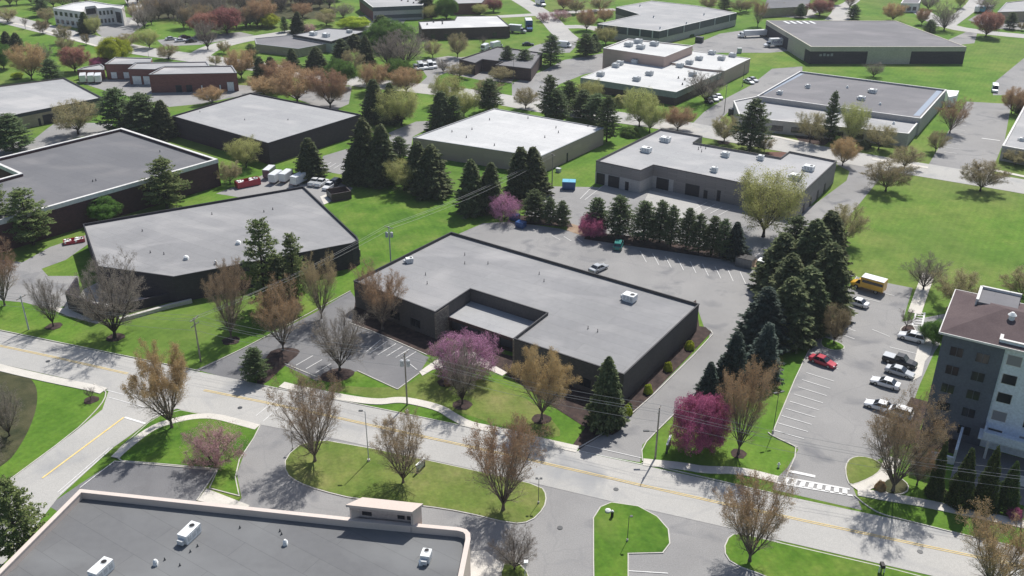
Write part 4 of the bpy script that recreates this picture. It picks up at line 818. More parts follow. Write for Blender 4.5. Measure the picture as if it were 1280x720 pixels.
T=[
('vase_orange',215,535,420,76,'big bare tree with orange tipped twigs where the side road meets the road'),
('vase',394,577,462,82,'bare brown tree at the left end of the long grass island'),
('vase',504,604,513,72,'bare brown tree in the middle of the long grass island'),
('vase_rust',629,638,517,80,'bare reddish brown tree at the right end of the long grass island'),
('vase_rust',937,702,590,82,'bare reddish tree beside the road at the bottom, right of the D shaped lawn'),
('vase',1116,614,480,92,'large bare tan tree in a planting circle beside the zebra crossing'),
('vase_rust',1238,742,636,88,'bare tree with reddish buds cut off by the bottom right corner'),
('vase_grey',144,422,314,84,'large bare grey tree in front of the black building, nearest the road'),
('vase_grey',67,408,340,38,'slim bare grey tree between the street light and the big bare tree at left'),
('vase_rust',6,382,300,50,'bare brown tree cut off by the left edge of the photo'),
('vase',289,424,316,58,'tall bare tan tree on the lawn left of the tall pole, near the pine pair'),
('vase_rust',354,438,352,60,'bare reddish brown tree at the mulch corner of the front parking lot'),
('vase_grey',425,463,380,66,'bare grey tree in dark mulch at the lower edge of the front lot'),
('vase',402,398,310,46,'bare tan tree beside the drive between the two grey roofed buildings'),
('vase_rust',478,412,330,58,'bare brown tree against the left end wall of the middle building'),
('vase_orange',677,524,425,76,'rounded orange brown tree in front of the right half of the middle building'),
('vase_grey',578,505,425,46,'bare grey tree standing in front of the pink tree at the court entrance'),
('small_bare',557,478,435,34,'small bare tree left of the pink tree at the court entrance'),
('redbud',582,472,414,80,'wide bright pink blossoming tree in front of the recessed entry court'),
('vase_rust',923,567,443,60,'tall bare brown tree right of the deep pink tree'),
('rosebud',874,562,489,68,'deep pink blossoming tree on the lawn by the drive mouth'),
('spruce',757,531,443,44,'dark spruce at the front right corner of the middle building'),
('vase_grey',643,712,662,56,'small bare tree at the bottom edge by the tan paving'),
('pale_pink',270,584,528,66,'pale pink blossoming tree on the corner island left of the drive'),
('small_bare',114,500,482,14,'tiny bare sapling in a mulch ring beside the left sidewalk'),
('pine',30,708,588,80,'green pine at the bottom left corner beside the pink parapet'),
('vase_grey',12,545,480,44,'bare shrubby tree in the dark brush hollow at the left edge'),
('vase_grey',-8,600,520,44,'bare tree at the lower side of the dark brush hollow, cut by the left edge'),
# conifer mass right of the middle building
('bluespruce',885,495,451,30,'small blue green spruce nearest the drive at the front of the evergreen cluster'),
('bluespruce',912,484,412,40,'narrow spruce second from the front of the evergreen cluster'),
('bluespruce',950,474,402,48,'blue green spruce with silvery tips low in the evergreen cluster'),
('spruce',1001,412,332,54,'dark spruce right of centre in the evergreen cluster'),
('bluespruce',950,432,358,62,'grey green spruce on the left side of the evergreen cluster by the rear lot'),
('spruce',984,424,345,60,'bushy spruce low in the centre of the evergreen cluster'),
('spruce',980,400,314,62,'tall spruce in the centre of the evergreen cluster'),
('spruce',1028,394,300,54,'dark spruce on the right edge of the evergreen cluster'),
('spruce',972,368,290,60,'spruce behind the dumpsters on the left of the evergreen cluster'),
('spruce',1008,372,272,62,'tallest spruce at the back centre of the evergreen cluster'),
('spruce',1030,345,262,50,'spruce at the far end of the evergreen cluster'),
('darkpine',988,345,268,48,'olive tinted evergreen at the far left of the evergreen cluster'),
('round_tan',1042,430,376,34,'small round leafing tree on the narrow island in the apartment parking lot'),
('small_bare',1132,412,384,24,'small bare tree at the corner of the striped walk'),
('green',1166,430,398,32,'bright green bushy tree at the corner of the apartment building'),
('vase_grey',1154,362,315,48,'bare tree between the parking lot and the paved path'),
('round_tan',1195,387,332,52,'bare spreading tree behind the white framed roof corner of the apartments'),
('round_tan',1276,372,332,44,'bare tree cut by the right edge behind the apartments'),
('round_tan',1055,303,250,46,'bare tree at the drive edge on the left of the wide right lawn'),
('round_tan',1107,239,196,48,'budding tan tree at the upper left corner of the wide right lawn'),
('round_tan',1225,239,196,48,'budding yellow tan tree on the wide right lawn below the far road'),
('round_tan',1130,211,180,36,'tan tree right beside the far road between two lawns'),
('round_rust',1053,207,169,34,'reddish brown tree at the corner of the grey dock building'),
('yellowgreen',954,296,205,88,'broad pale yellow green tree in front of the grey dock building'),
# pine row
('darkpine',669,276,236,30,'pine at the left end of the row in front of the grey dock building'),
('darkpine',688,281,246,22,'second pine from the left end of the row'),
('darkpine',702,283,250,22,'third pine in the row, thin and open, left of the bare soil gap'),
('darkpine',746,292,246,30,'pine behind the deep pink shrubby tree in the row'),
('darkpine',774,296,243,36,'wide pine right of the deep pink shrubby tree in the row'),
('darkpine',804,302,250,34,'pine in the middle of the row above the teal car'),
('darkpine',824,304,249,28,'second pine right of the teal car in the row'),
('darkpine',838,309,256,24,'slim pine just right of the middle of the row'),
('darkpine',857,312,258,24,'slim pine beside a narrow gap in the right half of the row'),
('darkpine',873,317,266,26,'pine in the right half of the row, fourth from its right end'),
('darkpine',889,319,268,26,'pine third from the right end of the row'),
('darkpine',903,322,272,24,'pine next to the blue green one near the right end of the row'),
('bluespruce',918,323,276,32,'blue green evergreen at the right end of the row'),
('rosebud',741,296,266,32,'deep pink shrubby tree under the pines of the row'),
('redbud',631,275,241,42,'bright pink round tree at the left corner of the rear parking lot'),
# dark spruces centre left
('spruce',591,266,198,36,'dark spruce left of the pair beside the pale roofed building front'),
('spruce',612,264,202,34,'dark spruce at the centre front of the pale roofed building'),
('spruce',651,246,183,34,'dark spruce at the right front corner of the pale roofed building'),
('spruce',667,244,182,36,'right hand dark spruce of the pair at the pale roofed building corner'),
('spruce',540,243,180,46,'large dark spruce with a broad base on the centre lawn'),
('spruce',524,236,175,34,'dark spruce directly left of the broad spruce on the centre lawn'),
('yellowgreen',505,238,196,48,'olive green round tree between dark spruces on the centre lawn'),
('spruce',457,226,146,40,'tall dark spruce at the left end of the centre lawn group'),
('spruce',478,230,155,42,'tall dark spruce second from the left of the centre lawn group'),
('darkpine',500,200,170,26,'small dark pine behind the olive green round tree'),
('spruce',447,228,178,34,'dark spruce beside the small striped parking lot'),
('spruce',389,222,171,34,'lone dark spruce behind the parked box trucks'),
('yellowgreen',308,209,170,42,'yellow green tree behind the black building near the red dumpster'),
('round_tan',288,230,200,30,'pale green small tree left of the yellow green tree'),
('pine',209,260,195,56,'pine with loose layered branches by the white edged roof'),
('green',132,278,244,40,'round green tree against the maroon wall'),
('pine',42,306,232,64,'green pine at the left with wide layered branches'),
('pine',4,302,225,52,'green pine cut by the left edge beside the maroon walled building'),
('darkpine',152,166,108,52,'dark green pine at the corner of the tan walled building'),
('darkpine',183,170,114,52,'dark green pine in front of the red brick complex'),
('spruce',205,172,124,34,'dark cone shaped evergreen at the left corner of the square plum walled building'),
('spruce',172,172,125,34,'dark evergreen low in the middle of the group by the tan walled building'),
('round_tan',98,168,120,50,'bare tree on the small lawn in front of the tan walled building'),
('darkpine',18,190,140,46,'dark pine at the left edge near the tan walled building'),
('pine',332,388,270,60,'large green pine in front of the black building'),
('pine',371,382,288,44,'smaller green pine to the right of the large one in front of the black building'),
('spruce',352,392,320,40,'dark evergreen tucked between the two green pines'),
# brown row behind plum building
('round_rust',372,128,80,60,'multi stemmed brown tree behind the square plum walled building, casting shade on its roof'),
('round_rust',413,135,84,48,'multi stemmed brown tree right of the other behind the square plum walled building'),
('round_rust',330,118,95,44,'low orange brown tree left of the two multi stemmed brown ones'),
('round_rust',352,110,72,40,'orange brown tree standing further back behind the multi stemmed ones'),
('round_rust',265,130,107,34,'orange brown rounded tree in front of the red brick complex'),
('spruce',327,102,70,22,'dark evergreen at the left end above the orange brown trees'),
('spruce',341,104,70,20,'second dark evergreen above the orange brown trees'),
('spruce',367,88,60,18,'narrow dark evergreen in front of the low grey roofed building'),
('spruce',396,90,58,26,'broad dark evergreen in front of the low grey roofed building'),
('green',425,110,72,40,'fresh green tree beside the far road near the orange brown trees'),
('round_tan',441,92,59,28,'tan yellow round tree in front of the dark evergreen group'),
('spruce',428,76,48,20,'dark evergreen at the left of the clump below the banded building'),
('spruce',444,62,42,22,'dark evergreen in the middle of the clump below the banded building'),
('spruce',458,82,44,22,'dark evergreen at the right of the clump below the banded building'),
('green',488,60,22,58,'large green tree below the banded building at the top'),
('spruce',478,52,18,30,'dark tree in front of the banded building at the top'),
('vase_grey',507,84,34,68,'big bare grey tree left of the row of parked white cars'),
('vase_grey',486,86,44,40,'bare grey tree left of the biggest bare grey one'),
('green',498,105,72,34,'green tree beside the far road'),
('round_rust',470,115,76,36,'rust coloured tree on the grass between the far road and the spruces'),
('round_rust',508,116,82,38,'brown tree in front of the yellow green one beside the far road'),
('yellowgreen',458,106,78,24,'yellow tinted tree beside the far road'),
('spruce',470,152,98,34,'dark spruce behind the centre lawn group'),
('spruce',489,154,103,28,'dark spruce left of the yellow green tree by the drive'),
('yellowgreen',502,157,106,50,'yellow green tree standing beside the curved drive'),
('spruce',551,163,113,28,'dark cone evergreen behind the pale roof, left one'),
('darkpine',568,162,118,24,'dark evergreen behind the pale roof, right one'),
('yellowgreen',560,132,92,40,'yellow green tree above the pale roof beside the far road'),
('yellowgreen',580,146,110,34,'bare yellowish tree at the back edge of the pale roof'),
('round_tan',608,127,96,30,'tan tree in front of the dark roofed building with the notch'),
('darkpine',612,140,98,32,'open green pine at the back corner of the pale roof'),
('round_tan',574,98,78,30,'tan round tree left of the dark roofed building with the notch'),
('round_tan',626,102,82,30,'brown tan tree at the front of the dark roofed building with the notch'),
('darkpine',634,88,56,20,'dark pine against the dark roofed building'),
('darkpine',656,88,61,24,'green pine right of the dark roofed building'),
('darkpine',688,82,42,28,'tall green pine beside the white van'),
('round_tan',657,136,107,30,'small yellow tan tree on a kerb island of the far road'),
('darkpine',688,150,93,32,'green pine behind the pale roof, first of the four by the far road'),
('darkpine',695,154,110,34,'green pine behind the pale roof, second of the four by the far road'),
('darkpine',729,148,112,32,'green pine behind the pale roof, third of the four by the far road'),
('darkpine',746,154,116,32,'green pine behind the pale roof, fourth of the four by the far road'),
('darkpine',758,177,118,28,'thin green pine at the right end of the pale roof'),
('darkpine',711,140,100,28,'green pine at the front left of the white roofed building'),
('yellowgreen',738,132,98,32,'pale yellow tree in front of the white roofed building, left one'),
('yellowgreen',799,158,106,40,'pale yellow willow like tree in front of the white roofed building, right one'),
('bush_yg',776,132,118,26,'pale round shrub by the front of the white roofed building'),
('yellowgreen',812,165,124,36,'yellowish bare tree beside the far road above the dock building'),
('round_rust',847,163,132,38,'rust coloured small tree beside the far road'),
('vase_grey',882,128,84,46,'bare grey tree at the right corner of the white roofed building'),
('bush_green',788,170,160,24,'round dark shrub on the lawn above the grey dock building'),
('darkpine',937,188,122,44,'large layered pine beside the far road'),
('round_tan',905,178,142,34,'small bare tree on the grass tip where the drive meets the far road'),
('round_tan',955,190,168,20,'spindly small tree right of the large layered pine'),
('darkpine',1036,176,112,18,'tall lollipop shaped evergreen in front of the blue edged building'),
('round_tan',1012,179,134,32,'tan tree left of the lollipop shaped evergreen'),
('yellowgreen',1062,181,122,30,'tall thin bare tree right of the lollipop shaped evergreen'),
('round_tan',1098,187,152,38,'tan tree before the front wing of the blue edged building'),
('bush_rust',1053,186,174,18,'orange red shrub by the front wing of the blue edged building'),
('bush_dark',1080,185,175,16,'dark shrub by the front wing of the blue edged building'),
('bush_green',1047,179,170,14,'grey green shrub under the thin bare tree'),
('vase_rust',1187,166,122,38,'reddish leaning tree beside the corner of the blue edged building'),
('round_tan',1169,190,160,24,'small tan tree between the parking lot and the blue edged building'),
('round_rust',1264,142,106,30,'reddish tree beside the right parking lot'),
('spruce',1278,140,112,18,'dark evergreen cut by the right edge'),
('vase_grey',1092,96,76,26,'bare grey tree between the green eaved building and the blue edged one'),
('round_tan',1268,206,184,30,'bare shrubby tree at the front of the building on the right edge'),
('bush_lime',862,436,426,12,'yellow green ball shrub furthest along the dark mulch strip'),
('bush_lime',835,463,452,11,'yellow green ball shrub second from the far end of the mulch strip'),
('bush_lime',810,491,480,11,'yellow green ball shrub third from the far end of the mulch strip'),
('bush_lime',784,518,506,12,'yellow green ball shrub nearest the road in the mulch strip'),
('darkpine',319,476,433,30,'small dark ragged evergreen at the mouth of the front lot drive'),
('arbor',1166,620,541,20,'narrow cone evergreen left of the other three by the apartments'),
('arbor',1197,630,550,32,'cone evergreen second from the left by the apartments'),
('arbor',1228,636,550,32,'cone evergreen third from the left by the apartments'),
('arbor',1256,636,570,30,'cone evergreen at the right end of the four by the apartments'),
('vase_rust',1146,606,545,40,'brown twiggy tree left of the cone evergreens'),
('bush_dark',1172,620,606,20,'dark low shrub at the foot of the cone evergreens'),
('rosebud',1268,648,634,18,'small red leaved tree near the bottom right'),
('bush_rust',560,481,472,10,'brown twiggy shrub on the mulch left of the pink tree'),
('bush_dark',745,532,518,16,'low dark shrub left of the corner spruce'),
('bush_green',786,513,502,9,'low green shrub right of the corner spruce'),
('bush_rust',1100,612,603,14,'brown ground shrub in the planting circle'),
# top left
('round_rust',40,100,50,44,'large pale brown oval tree at the left above the tan walled building'),
('spruce',10,62,38,18,'dark evergreen at the far left edge below the lawn'),
('spruce',23,64,40,16,'dark evergreen right of the one at the far left edge'),
('green',5,86,52,26,'green tree at the left edge of the upper photo'),
('vase_grey',56,80,52,24,'bare tree behind the pale brown oval tree'),
('darkpine',66,104,72,26,'green pine left of the red brick complex'),
('round_maroon',94,90,56,34,'dull red tree left of the red brick complex'),
('rosebud',126,84,70,26,'purple pink tree behind the left end of the red brick complex'),
('lime',144,80,44,42,'bright lime yellow tree behind the red brick complex'),
('round_tan',162,58,40,30,'olive tan tree right of the lime yellow tree'),
('yellowgreen',187,60,34,26,'yellow green tree beside the far road opposite the car lot'),
('round_tan',60,28,8,24,'orange tan tree at the left end of the white office'),
('round_tan',54,42,22,18,'small tan tree beside the far road in front of the white office'),
('round_tan',80,54,28,20,'small yellow tan tree in front of the white office'),
('round_tan',83,66,44,22,'thin bare tree below the far road walk'),
('spruce',108,42,14,17,'dark narrow evergreen in front of the white office'),
('yellowgreen',119,44,18,20,'pale yellow green tree right of the narrow evergreen at the white office'),
('darkpine',53,20,-6,22,'dark evergreen behind the left end of the white office'),
('small_bare',32,36,20,10,'bare sapling beside the far road, second from the left edge'),
('round_tan',10,28,8,26,'pale bare tree at the top left edge beside the far road'),
('round_tan',108,56,40,10,'bare sapling beside the far road in front of the drive'),
('lime',22,98,90,14,'small lime shrubby tree above the roof of the tan walled building'),
('round_tan',211,74,54,26,'small tan tree at the junction of the far road'),
('vase_grey',260,62,22,30,'grey bare tree standing by the car lot junction'),
('round_tan',280,67,50,18,'small bare tree on the junction island'),
('round_tan',270,82,68,16,'tiny pale tree beside the brick complex roof'),
('round_rust',302,98,58,36,'large brown tree right of the red brick complex'),
('darkpine',315,82,54,20,'dark green tree right of the large brown tree by the brick complex'),
('round_maroon',256,46,14,34,'red budded tree in the bare woods, left one'),
('round_maroon',284,42,8,38,'red budded tree in the bare woods, right one'),
('round_rust',328,32,-4,40,'red brown tree between the bare woods and the lime green tree'),
('lime',338,34,16,26,'bright green rounded tree in front of the bare woods'),
('darkpine',356,40,20,12,'slim dark evergreen right of the bright green rounded tree'),
('spruce',373,42,14,22,'dark dense evergreen behind the low grey roofed building'),
('round_rust',378,22,2,26,'orange brown tree behind the dark dense evergreen'),
('pale_pink',386,42,28,18,'pale pink low tree behind the low grey roofed building'),
('round_tan',408,32,14,26,'bare spreading tree on a round island near the low grey roofed building'),
('vase_grey',429,22,2,28,'bare tree above the lime spreading tree at the top'),
('lime',443,36,20,36,'lime spreading tree beside the entrance to the banded building'),
('yellowgreen',411,20,10,20,'small lime tree behind the bare spreading tree'),
('yellowgreen',540,24,5,22,'pale yellow tree right of the banded building'),
('green',558,24,-6,30,'dark green tree between the banded building and the small brick one'),
('spruce',533,20,-10,22,'dark tree at the corner of the banded building'),
('round_maroon',581,16,5,14,'pinkish tree in front of the small brick building'),
('yellowgreen',600,19,4,20,'pale olive tree right of the small brick building'),
('round_maroon',617,15,-2,20,'red tree near the top centre lot'),
('round_tan',572,72,38,24,'bare tree on the lawn in front of the long low brick building'),
('round_tan',541,72,48,22,'bare tree left of the other on the lawn before the long low brick building'),
('small_bare',603,58,44,12,'thin dark tree before the right part of the long low brick building'),
('vase_grey',554,90,72,18,'bare tree right of the parked white cars'),
# top centre/right
('pale_pink',679,27,14,18,'small round pink tree beside the top road'),
('pale_pink',700,25,11,26,'wider pink tree right of the small round pink one'),
('round_rust',733,38,9,26,'rust tree left of the big slate walled building'),
('round_rust',756,28,9,22,'rust tree beside the back corner of the big slate walled building'),
('round_tan',720,17,-4,22,'tan tree behind the pink ones at the top'),
('round_rust',704,12,-8,22,'brown tree above the wider pink tree'),
('round_tan',750,14,-6,26,'bare tan tree above the rust trees at the top'),
('yellowgreen',757,56,32,28,'pale yellow green tree behind the white roofed building'),
('darkpine',732,70,41,26,'dark pine behind the left of the white roofed building'),
('spruce',742,64,42,16,'dark evergreen beside the pale yellow green tree'),
('round_rust',733,62,50,10,'low brown shrub tree near the white roofed building back'),
('vase_rust',947,33,-4,20,'tall brown tree left of the brown walled building'),
('round_tan',925,16,-2,22,'tan tree behind the big slate walled building'),
('yellowgreen',933,14,-2,12,'yellow tree behind the big slate walled building'),
('round_tan',885,12,-5,22,'bare tan tree behind the right part of the big slate walled building'),
('darkpine',905,12,-5,18,'dark green tree behind the right part of the big slate walled building'),
('bush_dark',876,40,34,16,'dark shrub along the wall of the big slate walled building'),
('bush_dark',890,34,30,14,'second dark shrub along the wall of the big slate walled building'),
('bush_green',860,45,41,16,'green shrub along the wall of the big slate walled building'),
('round_maroon',1024,20,-2,28,'dark red tree on the round island at the top right'),
('round_maroon',1040,6,-12,20,'red tree behind the dark red one on the island'),
('darkpine',1066,24,5,16,'green pine behind the brown walled building'),
('vase_rust',1062,10,-10,18,'reddish bare tree behind the green pine at the top right'),
('round_rust',1116,26,2,28,'brown tree behind the right end of the brown walled building'),
('round_rust',1152,31,8,18,'orange tree before the small white building'),
('vase_grey',1180,38,0,30,'tall grey bare tree at the top right road junction'),
('darkpine',1162,40,24,18,'dark shrubby pine behind the brown walled building roof'),
('round_maroon',1232,46,12,32,'deep pink red tree on the lawn at the top right'),
('vase_grey',1233,16,-6,28,'dark bare tree beside the pale trailers'),
('darkpine',1262,36,14,16,'green pine before the top right corner building'),
('vase_grey',1160,12,-8,26,'dark bare tree above the small white building'),
('yellowgreen',1200,10,-12,16,'yellow green tree at the top edge right'),
('round_tan',1276,38,26,12,'tan shrubby tree before the top right corner building'),
('round_tan',975,14,2,20,'bare tree before the dark roofed top edge building'),
('darkpine',1000,22,4,14,'dark tree beside the top edge road'),
]
for a in T: tree(*a)
wr=random.Random(5)
for i in range(44):   # bare woods at the top left, every tree alike
    x=172+i*7.4+wr.uniform(-3,3) if i<22 else 160+(i-22)*12; y=wr.uniform(20,36) if i<22 else wr.uniform(0,14)
    tree('vase_grey' if i%3 else 'vase',x,y,y-wr.uniform(27,33),wr.uniform(20,28),'tall bare tree in the grey woods behind the car lot at the top left','bare trees of the woods')
for i in range(9): tree('vase_grey' if i%2 else 'round_tan',i*14-4+wr.uniform(-3,3),wr.uniform(-2,12),wr.uniform(-22,-14),20,'bare tree scattered on the lawn above the white office','bare trees beyond the white office')
for i in range(9): tree('vase_grey' if i%2 else 'yellowgreen',335+i*11+wr.uniform(-3,3),wr.uniform(0,12),wr.uniform(-26,-18),20,'bare tree in the thin belt along the top edge left of the banded building','bare trees of the top edge belt')
for i in range(9): tree('round_tan' if i%2 else 'yellowgreen',640+i*22+wr.uniform(-6,6),wr.uniform(-10,-4),wr.uniform(-28,-20),22,'tree crown at the top edge behind the big slate walled building','trees along the top edge')
for i in range(10): tree(('vase_grey','round_rust','darkpine')[i%3],860+i*44+wr.uniform(-8,8),wr.uniform(-14,-6),wr.uniform(-34,-24),24,'tree at the top edge beyond the brown walled building','trees at the far top right')
for x,y,r in ((394,578,11),(504,604,12),(629,638,14),(677,524,12),(937,702,12),(144,422,11),(67,408,10),(289,426,11),(114,500,9),(557,478,10),(578,506,12),(923,567,10),(215,536,12),(757,533,18),(904,178,8),(1195,388,12)): bed(x,y,r)
# ---------------------------------------------------------------- vehicles
def mesh_of(mb,name,mats,smooth=False):
    o=mb.build(name,mats,smooth=smooth); me=o.data; D.objects.remove(o); return me
def loft(mb,rings):
    k=len(mb.v); n=len(rings[0])
    for r in rings: mb.v+=list(r)
    for i in range(len(rings)-1):
        for j in range(n):
            q=(j+1)%n; mb.f.append((k+i*n+j,k+i*n+q,k+(i+1)*n+q,k+(i+1)*n+j)); mb.mi.append(mb.m)
    mb.f.append(tuple(k+n-1-j for j in range(n))); mb.mi.append(mb.m); mb.f.append(tuple(k+(len(rings)-1)*n+j for j in range(n))); mb.mi.append(mb.m)
def ring(x,w,z0,z1,r=.12): return [(x,w-r,z0),(x,w,z0+r),(x,w,z1-r*1.3),(x,w-r*1.4,z1),(x,-w+r*1.4,z1),(x,-w,z1-r*1.3),(x,-w,z0+r),(x,-w+r,z0)]
def house(mb,x0,x1,x2,x3,w0,w1,z0,z1):
    a=[(x0,-w0,z0),(x3,-w0,z0),(x3,w0,z0),(x0,w0,z0)]; b=[(x1,-w1,z1),(x2,-w1,z1),(x2,w1,z1),(x1,w1,z1)]
    for i in range(4): j=(i+1)%4; mb.face([a[i],a[j],b[j],b[i]])
    mb.face(b)
def wheelmesh(r,w):
    m=MB(); m.tube((0,-w/2,0),(0,w/2,0),r,n=16); t=mesh_of(m,'tyre',[M['tyre']]); m=MB(); m.tube((0,-w/2-.012,0),(0,w/2+.012,0),r*.6,n=12); return t,mesh_of(m,'rim',[M['rim']])
def vehicle_kind(k):
    parts=[]; body=MB(); gl=MB(); tp=MB(); 
    if k in('sedan','suv','pickup','van'):
        L,Wd,hood,belt,top={'sedan':(4.75,.91,.82,.95,1.45),'suv':(4.7,.95,1.0,1.12,1.72),'pickup':(5.7,.99,1.08,1.15,1.85),'van':(5.6,1.0,1.15,1.3,2.4)}[k]
        h=L/2; tail=belt if k!='sedan' else .98
        loft(body,[ring(-h,Wd*.86,.35,tail*.82),ring(-h+.12,Wd*.96,.25,tail*.97),ring(-h+.9,Wd,.2,tail),ring(0,Wd,.2,belt),ring(h*.42,Wd,.2,belt*.98),ring(h-.75,Wd*.98,.22,hood*.97),ring(h-.12,Wd*.92,.25,hood*.84),ring(h,Wd*.8,.33,hood*.66)])
        if k=='sedan': hs=(-1.75,-1.0,.25,1.05)
        elif k=='suv': hs=(-2.2,-1.95,.35,1.05)
        elif k=='pickup': hs=(-.75,-.6,.65,1.25)
        else: hs=(-2.75,-2.7,1.2,2.0)
        house(gl,*hs,Wd*.9,Wd*.74,belt-.06,top-.06); x0,x1,x2,x3=hs
        house(tp,x1-.03,x1+.06,x2-.06,x2+.03,Wd*.76,Wd*.7,top-.07,top)
        pm=MB()
        for s in (-1,1):
            for a,b in (((x0,Wd*.91*s,belt-.06),(x1,Wd*.75*s,top-.05)),((x3,Wd*.91*s,belt-.06),(x2,Wd*.75*s,top-.05)),(((x0+x3)/2,Wd*.92*s,belt-.06),((x1+x2)/2,Wd*.76*s,top-.05))): pm.tube(a,b,.045,n=4)
        parts+=[('window',mesh_of(gl,'window',[M['glass']]),0),('roof_panel',mesh_of(tp,'roof_panel',[P['white']]),1),('pillar',mesh_of(pm,'pillar',[P['white']]),1)]
        if k=='pickup':
            bb=MB(); bb.box((-1.85,0,belt+.04),(1.85,1.75,.1)); parts.append(('bed_cover',mesh_of(bb,'bed_cover',[P['silver']]),0))
        if k=='van':
            bb=MB(); loft(bb,[ring(-2.72,.96,1.1,2.38),ring(.9,.96,1.1,2.42),ring(1.3,.9,1.3,2.3)]); parts.append(('cargo_body',mesh_of(bb,'cargo_body',[P['white']]),1))
        wx,wr=(L*.29,.34) if k=='sedan' else (L*.3,.4); wd=Wd-.06
    else:  # boxtruck, bus, semi
        L={'boxtruck':7.6,'bus':6.6,'semi':17}[k]; h=L/2; wx,wr,wd=L*.3,.46,1.08
        if k=='semi':
            bb=MB(); bb.box((-1.6,0,2.55),(13.4,2.55,2.75)); parts.append(('trailer_box',mesh_of(bb,'trailer_box',[P['white']]),0)); bb=MB(); bb.box((-1.6,0,1.05),(13,1.1,.25)); bb.box((4.0,0,.6),(.15,1.6,.9)); parts.append(('chassis',mesh_of(bb,'chassis',[M['metal_d']]),0))
            loft(body,[ring(5.4,1.15,.5,3.0),ring(7.0,1.2,.5,3.1),ring(7.3,1.15,.5,1.9),ring(8.3,1.0,.5,1.6),ring(8.5,.9,.6,1.3)]); house(gl,6.9,6.95,7.0,7.45,1.05,.95,1.95,2.85)
        else:
            bx0,bx1=(-h,h-2.2) if k=='boxtruck' else (-h,h-2.0); zt=3.3 if k=='boxtruck' else 2.85; bb=MB(); loft(bb,[ring(bx0,1.2,.75,zt,.06),ring(bx1,1.2,.75,zt,.06)])
            parts.append(('cargo_box' if k=='boxtruck' else 'passenger_box',mesh_of(bb,'cargo_box',[P['white']]),1))
            bb=MB(); bb.box(((bx0+bx1)/2,0,zt+.03),(bx1-bx0-.1,2.25,.07)); parts.append(('roof_panel',mesh_of(bb,'roof_panel',[P['white']]),0))
            if k=='bus':
                for s in (-1,1):
                    bb=MB(); bb.box((bx0+2.2,s*1.2,2.15),(4.1,.04,.6)); parts.append(('side_window',mesh_of(bb,'side_window',[M['glass']]),0))
            loft(body,[ring(bx1-.1,1.05,.45,1.3),ring(h-1.1,1.05,.4,1.35),ring(h-.2,.95,.4,1.1),ring(h,.85,.5,.95)]); house(gl,bx1,bx1,h-1.6,h-1.0,1.02,.9,1.3,2.05); house(tp,bx1,bx1,h-1.6,h-1.55,.93,.88,2.03,2.12); parts.append(('cab_roof',mesh_of(tp,'cab_roof',[P['white']]),1))
        parts.append(('window',mesh_of(gl,'window',[M['glass']]),0))
    parts.insert(0,('body',mesh_of(body,'body',[P['white']],False),1))
    for nm,mt,x in (('headlight','lampw',L/2-.08),('tail_light','lampred',-L/2+.06)):
        for s in (-1,1): bb=MB(); bb.box((x,s*wd*.72,.66),(.14,.3,.15)); parts.append((nm,mesh_of(bb,nm,[M[mt]]),0))
    return parts,(wx,wr,wd,k)
VK={}
def vehicle(kind,x,y,head,col,label,cat='car',group=None,name=None,scale=1.0):
    if kind not in VK: VK[kind]=vehicle_kind(kind)+(wheelmesh(VW[kind],.24),)
    parts,(wx,wr,wd,k),(ty,rim)=VK[kind]; g=G(x,y); g.z=.02
    d=G(x+head[0],y+head[1])-G(x,y); rz=math.atan2(d.y,d.x)
    o=thing(name or {'sedan':'parked_car','suv':'parked_car','pickup':'pickup_truck','van':'van','boxtruck':'box_truck','bus':'small_bus','semi':'semi_truck'}[kind],g,label,cat,group,rz); o.scale=(scale,)*3
    for nm,me,pt in parts:
        c=D.objects.new(nm,me); C.objects.link(c); c.parent=o
        if pt: c.material_slots[0].link='OBJECT'; c.material_slots[0].material=P[col]
    xs=(wx,-wx) if k!='semi' else (7.6,5.6,-5.6,-6.8)
    for xx in xs:
        for s in (-1,1):
            c=D.objects.new('wheel',ty); C.objects.link(c); c.parent=o; c.location=(xx,s*(wd-.06),wr)
            r=D.objects.new('rim',rim); C.objects.link(r); r.parent=c
    return o
VW=dict(sedan=.34,suv=.4,pickup=.4,van=.4,boxtruck=.46,bus=.46,semi=.5)
SH=(10,3.2)
vehicle('sedan',1028,455,(16,6),'red','red car parked nose out beside the small island in the apartment lot')
vehicle('sedan',1070,381,(-16,-5),'white','white car parked next to the yellow bus')
vehicle('bus',1084,362,(-16,-4.5),'yellow','small yellow bus with a white roof at the end of the apartment lot','bus')
vehicle('suv',1139,425,(-16,-4),'white','white sport utility car parked beside the planted corner tree')
vehicle('pickup',1124,455,(15,4.5),'black','dark pickup truck with a silver bed cover parked in the apartment lot','pickup truck')
vehicle('sedan',1124,468,(15,4.5),'silver','silver car parked directly beside the dark pickup')
vehicle('sedan',1106,482,(-15,-4.5),'white','white car half hidden at the top of the large bare tan tree')
vehicle('sedan',1099,511,(-15,-4.5),'white','white car behind the upper twigs of the large bare tan tree, left one')
vehicle('suv',1121,519,(-15,-4.5),'white','white car behind the upper twigs of the large bare tan tree, right one')
vehicle('sedan',748,338,(9,-4),'silver','silver car parked against the rear wall of the middle building')
vehicle('suv',773,309,(3,-9),'teal','teal car parked in the shade of the pine row')
D2=(14,-5)
vehicle('boxtruck',339,220,(6,-5),'grey','grey sided box truck at the left end behind the black building','truck',scale=.78)
vehicle('boxtruck',347,226,(8,-5.5),'white','white box truck second from the left behind the black building','truck',scale=.78)
vehicle('boxtruck',360,225,(8,-5.5),'white','white box truck in the middle of the truck row behind the black building','truck',scale=.78)
vehicle('boxtruck',376,229,(8,-4),'white','white box truck nearest the black building roof corner','truck',scale=.78)
